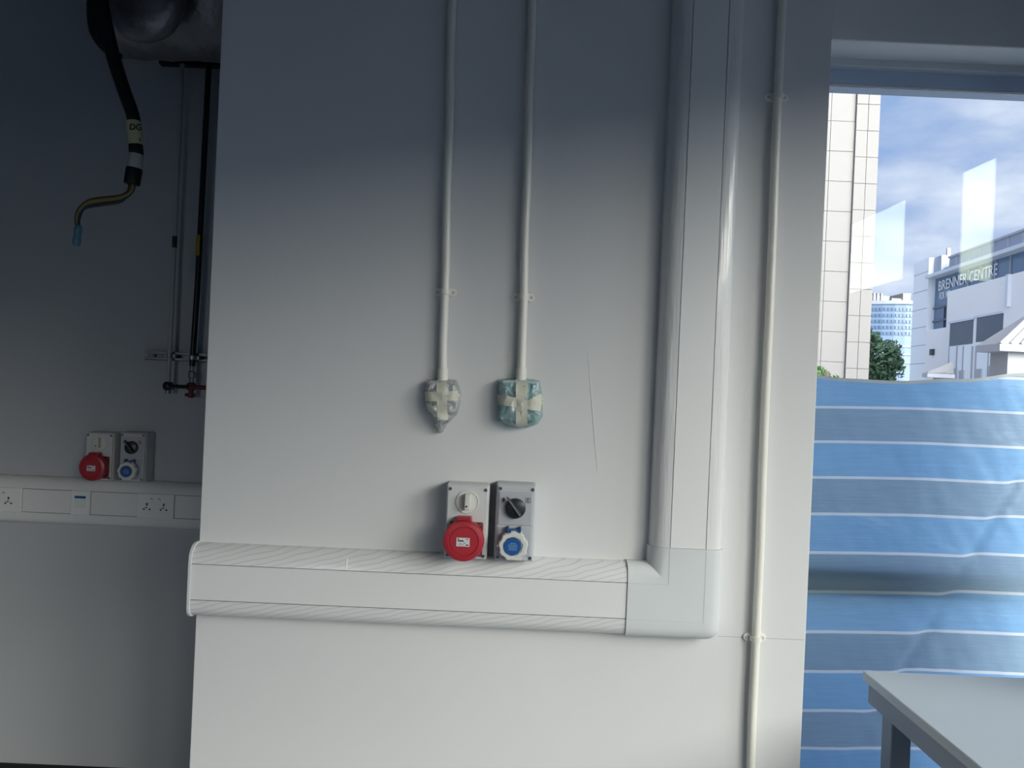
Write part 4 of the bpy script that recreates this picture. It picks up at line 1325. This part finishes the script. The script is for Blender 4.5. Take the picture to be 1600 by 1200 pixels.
text_part('FOR MO', 0.72, M_LET, th, FP(Ya2, F(1462, 463)[1], -0.30), 'lettering', rotm, 0.012, 'LEFT', xs2 * 0.74, 0.001)

# small shelters with pale roofs in front
def shelter(label, Y, x0, x1, zr, drop, body_x0, depth=6, fr=0.75):
    th = thing('roofed_shelter', label, 'shelter', ((x0 + x1) / 2, Y, GZ))
    rf = MB()
    zt_ = zr + drop
    rf.loft([[Vector((x0, Y, zr)), Vector((x1, Y, zr)), Vector((x1, Y + depth, zr)), Vector((x0, Y + depth, zr))],
             [Vector((x0 + (x1 - x0) * fr, Y + depth * .45, zt_)), Vector((x1, Y + depth * .45, zt_)), Vector((x1, Y + depth * .55, zt_)), Vector((x0 + (x1 - x0) * fr, Y + depth * .55, zt_))]])
    rf.build('roof', material('pale shelter roof', (150, 149, 152), 0.6), th)
    nrib = 14
    for k in range(nrib):
        f_ = k / nrib
        a = Vector((x0 + (x1 - x0) * f_, Y - 0.03, zr + 0.01)); b = Vector((x0 + (x1 - x0) * (fr + (1 - fr) * f_), Y + depth * .45, zt_ + 0.04))
        MB().tube([a, b], 0.05, 6).build('roof_rib', MATS['pale shelter roof'], th)
    MB().box((x0 - 0.02, Y - 0.05, zr - 0.22), (x1, Y + depth, zr)).build('eaves', M_DRAIN, th)
    MB().box((body_x0, Y + 0.3, GZ), (x1, Y + depth, zr - 0.22)).build('body', material('shelter wall render', (160, 160, 164), 0.8), th)
    return th
p = W(1449, 583, 42.0); q = W(1492, 566, 42.0)
shelter('small shelter with low pale hipped roof below the glazed corner', 42.0, p.x, q.x, p.z, 0.60, W(1466, 585, 42).x, 0.5, 0.97)
p = W(1562, 537, 24.0); q = W(1640, 510, 24.0)
shelter('larger shelter with pale ribbed roof at the right edge of the view', 24.0, p.x, q.x + 3, p.z, 1.26, W(1585, 545, 24).x, 1.2, 0.35)

# trees
M_LEAF = material('dark green leaves', (58, 84, 62), 0.6, vary=0.35, vscale=2)
M_LEAF2 = material('mid green leaves', (84, 112, 72), 0.6, vary=0.3, vscale=3)
M_TRUNK = material('grey brown bark', (84, 76, 66), 0.9)
def tree(label, blobs, Y, base, leaf, count, mat, seed, name='leafy_tree'):
    rn = random.Random(seed)
    cx = sum(b[0] for b in blobs) / len(blobs)
    th = thing(name, label, 'tree' if name == 'leafy_tree' else 'shrub', (cx, Y, base))
    mb = MB()
    for (x, z, r) in blobs:
        for _ in range(int(count * r * r)):
            d = Vector((rn.gauss(0, 1), rn.gauss(0, 1), rn.gauss(0, 1))).normalized() * r * rn.uniform(0.55, 1.05)
            c = Vector((x, Y, z)) + d
            u = Vector((rn.gauss(0, 1), rn.gauss(0, 1), rn.gauss(0, 1))).normalized(); v = u.orthogonal().normalized()
            s = leaf * rn.uniform(0.6, 1.3)
            mb.add([c - u * s, c + v * s * .55, c + u * s, c - v * s * .55], [(0, 1, 2, 3)])
    o = mb.build('crown', mat, th); o['kind'] = 'stuff'
    zt_ = min(b[1] for b in blobs)
    tr_ = MB(); r0_ = 0.035 * (blobs[0][1] - base)
    tr_.tube([(cx, Y, base), (cx + .1, Y, (base + zt_) / 2), (cx, Y, blobs[0][1])], [r0_, r0_ * .8, r0_ * .4], 10)
    for (x, z, r) in blobs[1:]:
        tr_.tube([(cx, Y, (base + zt_) / 2 + 0.3), (x, Y, z)], [r0_ * .5, r0_ * .2], 6)
    tr_.build('trunk', M_TRUNK, th)
TRY = 50.0
def tp(px, py, rpx): 
    q = W(px, py, TRY); return (q.x, q.z, rpx / 1200 * TRY)
tree('dark green bushy tree between white tower and distant office block', [tp(1376, 556, 26), tp(1362, 536, 17), tp(1395, 548, 15), tp(1385, 580, 24), tp(1366, 580, 26), tp(1398, 566, 13), tp(1360, 522, 8)], TRY, GZ, 0.2, 420, M_LEAF, 4)
TRY = 9.0
def tq(px, py, rpx, Y=9.0):
    q = W(px, py, Y); return (q.x, q.z, rpx / 1200 * Y)
tree('small green shrub tips showing above sheet at the window left edge', [tq(1281, 580, 8), tq(1274, 586, 9), tq(1294, 587, 4), tq(1306, 590, 3.4)], 9.0, -1.6, 0.025, 60000, M_LEAF2, 8, 'green_shrub')

# row of blocks across the street on the right: bounds the sky seen through the side windows
M_BLK = material('grey street block', (160, 166, 174), 0.85)
for k, (y0, y1, h_, lb) in enumerate(((-110, -50, 8.5, 'long grey block across the side street, furthest behind the room'), (-48, -12, 5.6, 'middle grey block across the side street'), (-11, 14, 4.0, 'grey block across the side street, nearest the window view'))):
    th = thing('street_block', lb, 'building', (31, (y0 + y1) / 2, GZ))
    MB().box((28, y0, GZ), (36, y1, CAMZ + h_)).build('wall', M_BLK, th)
    MB().box((27.8, y0 - .1, CAMZ + h_), (36.2, y1 + .1, CAMZ + h_ + 0.3)).build('roof_edge', M_DRAIN, th)
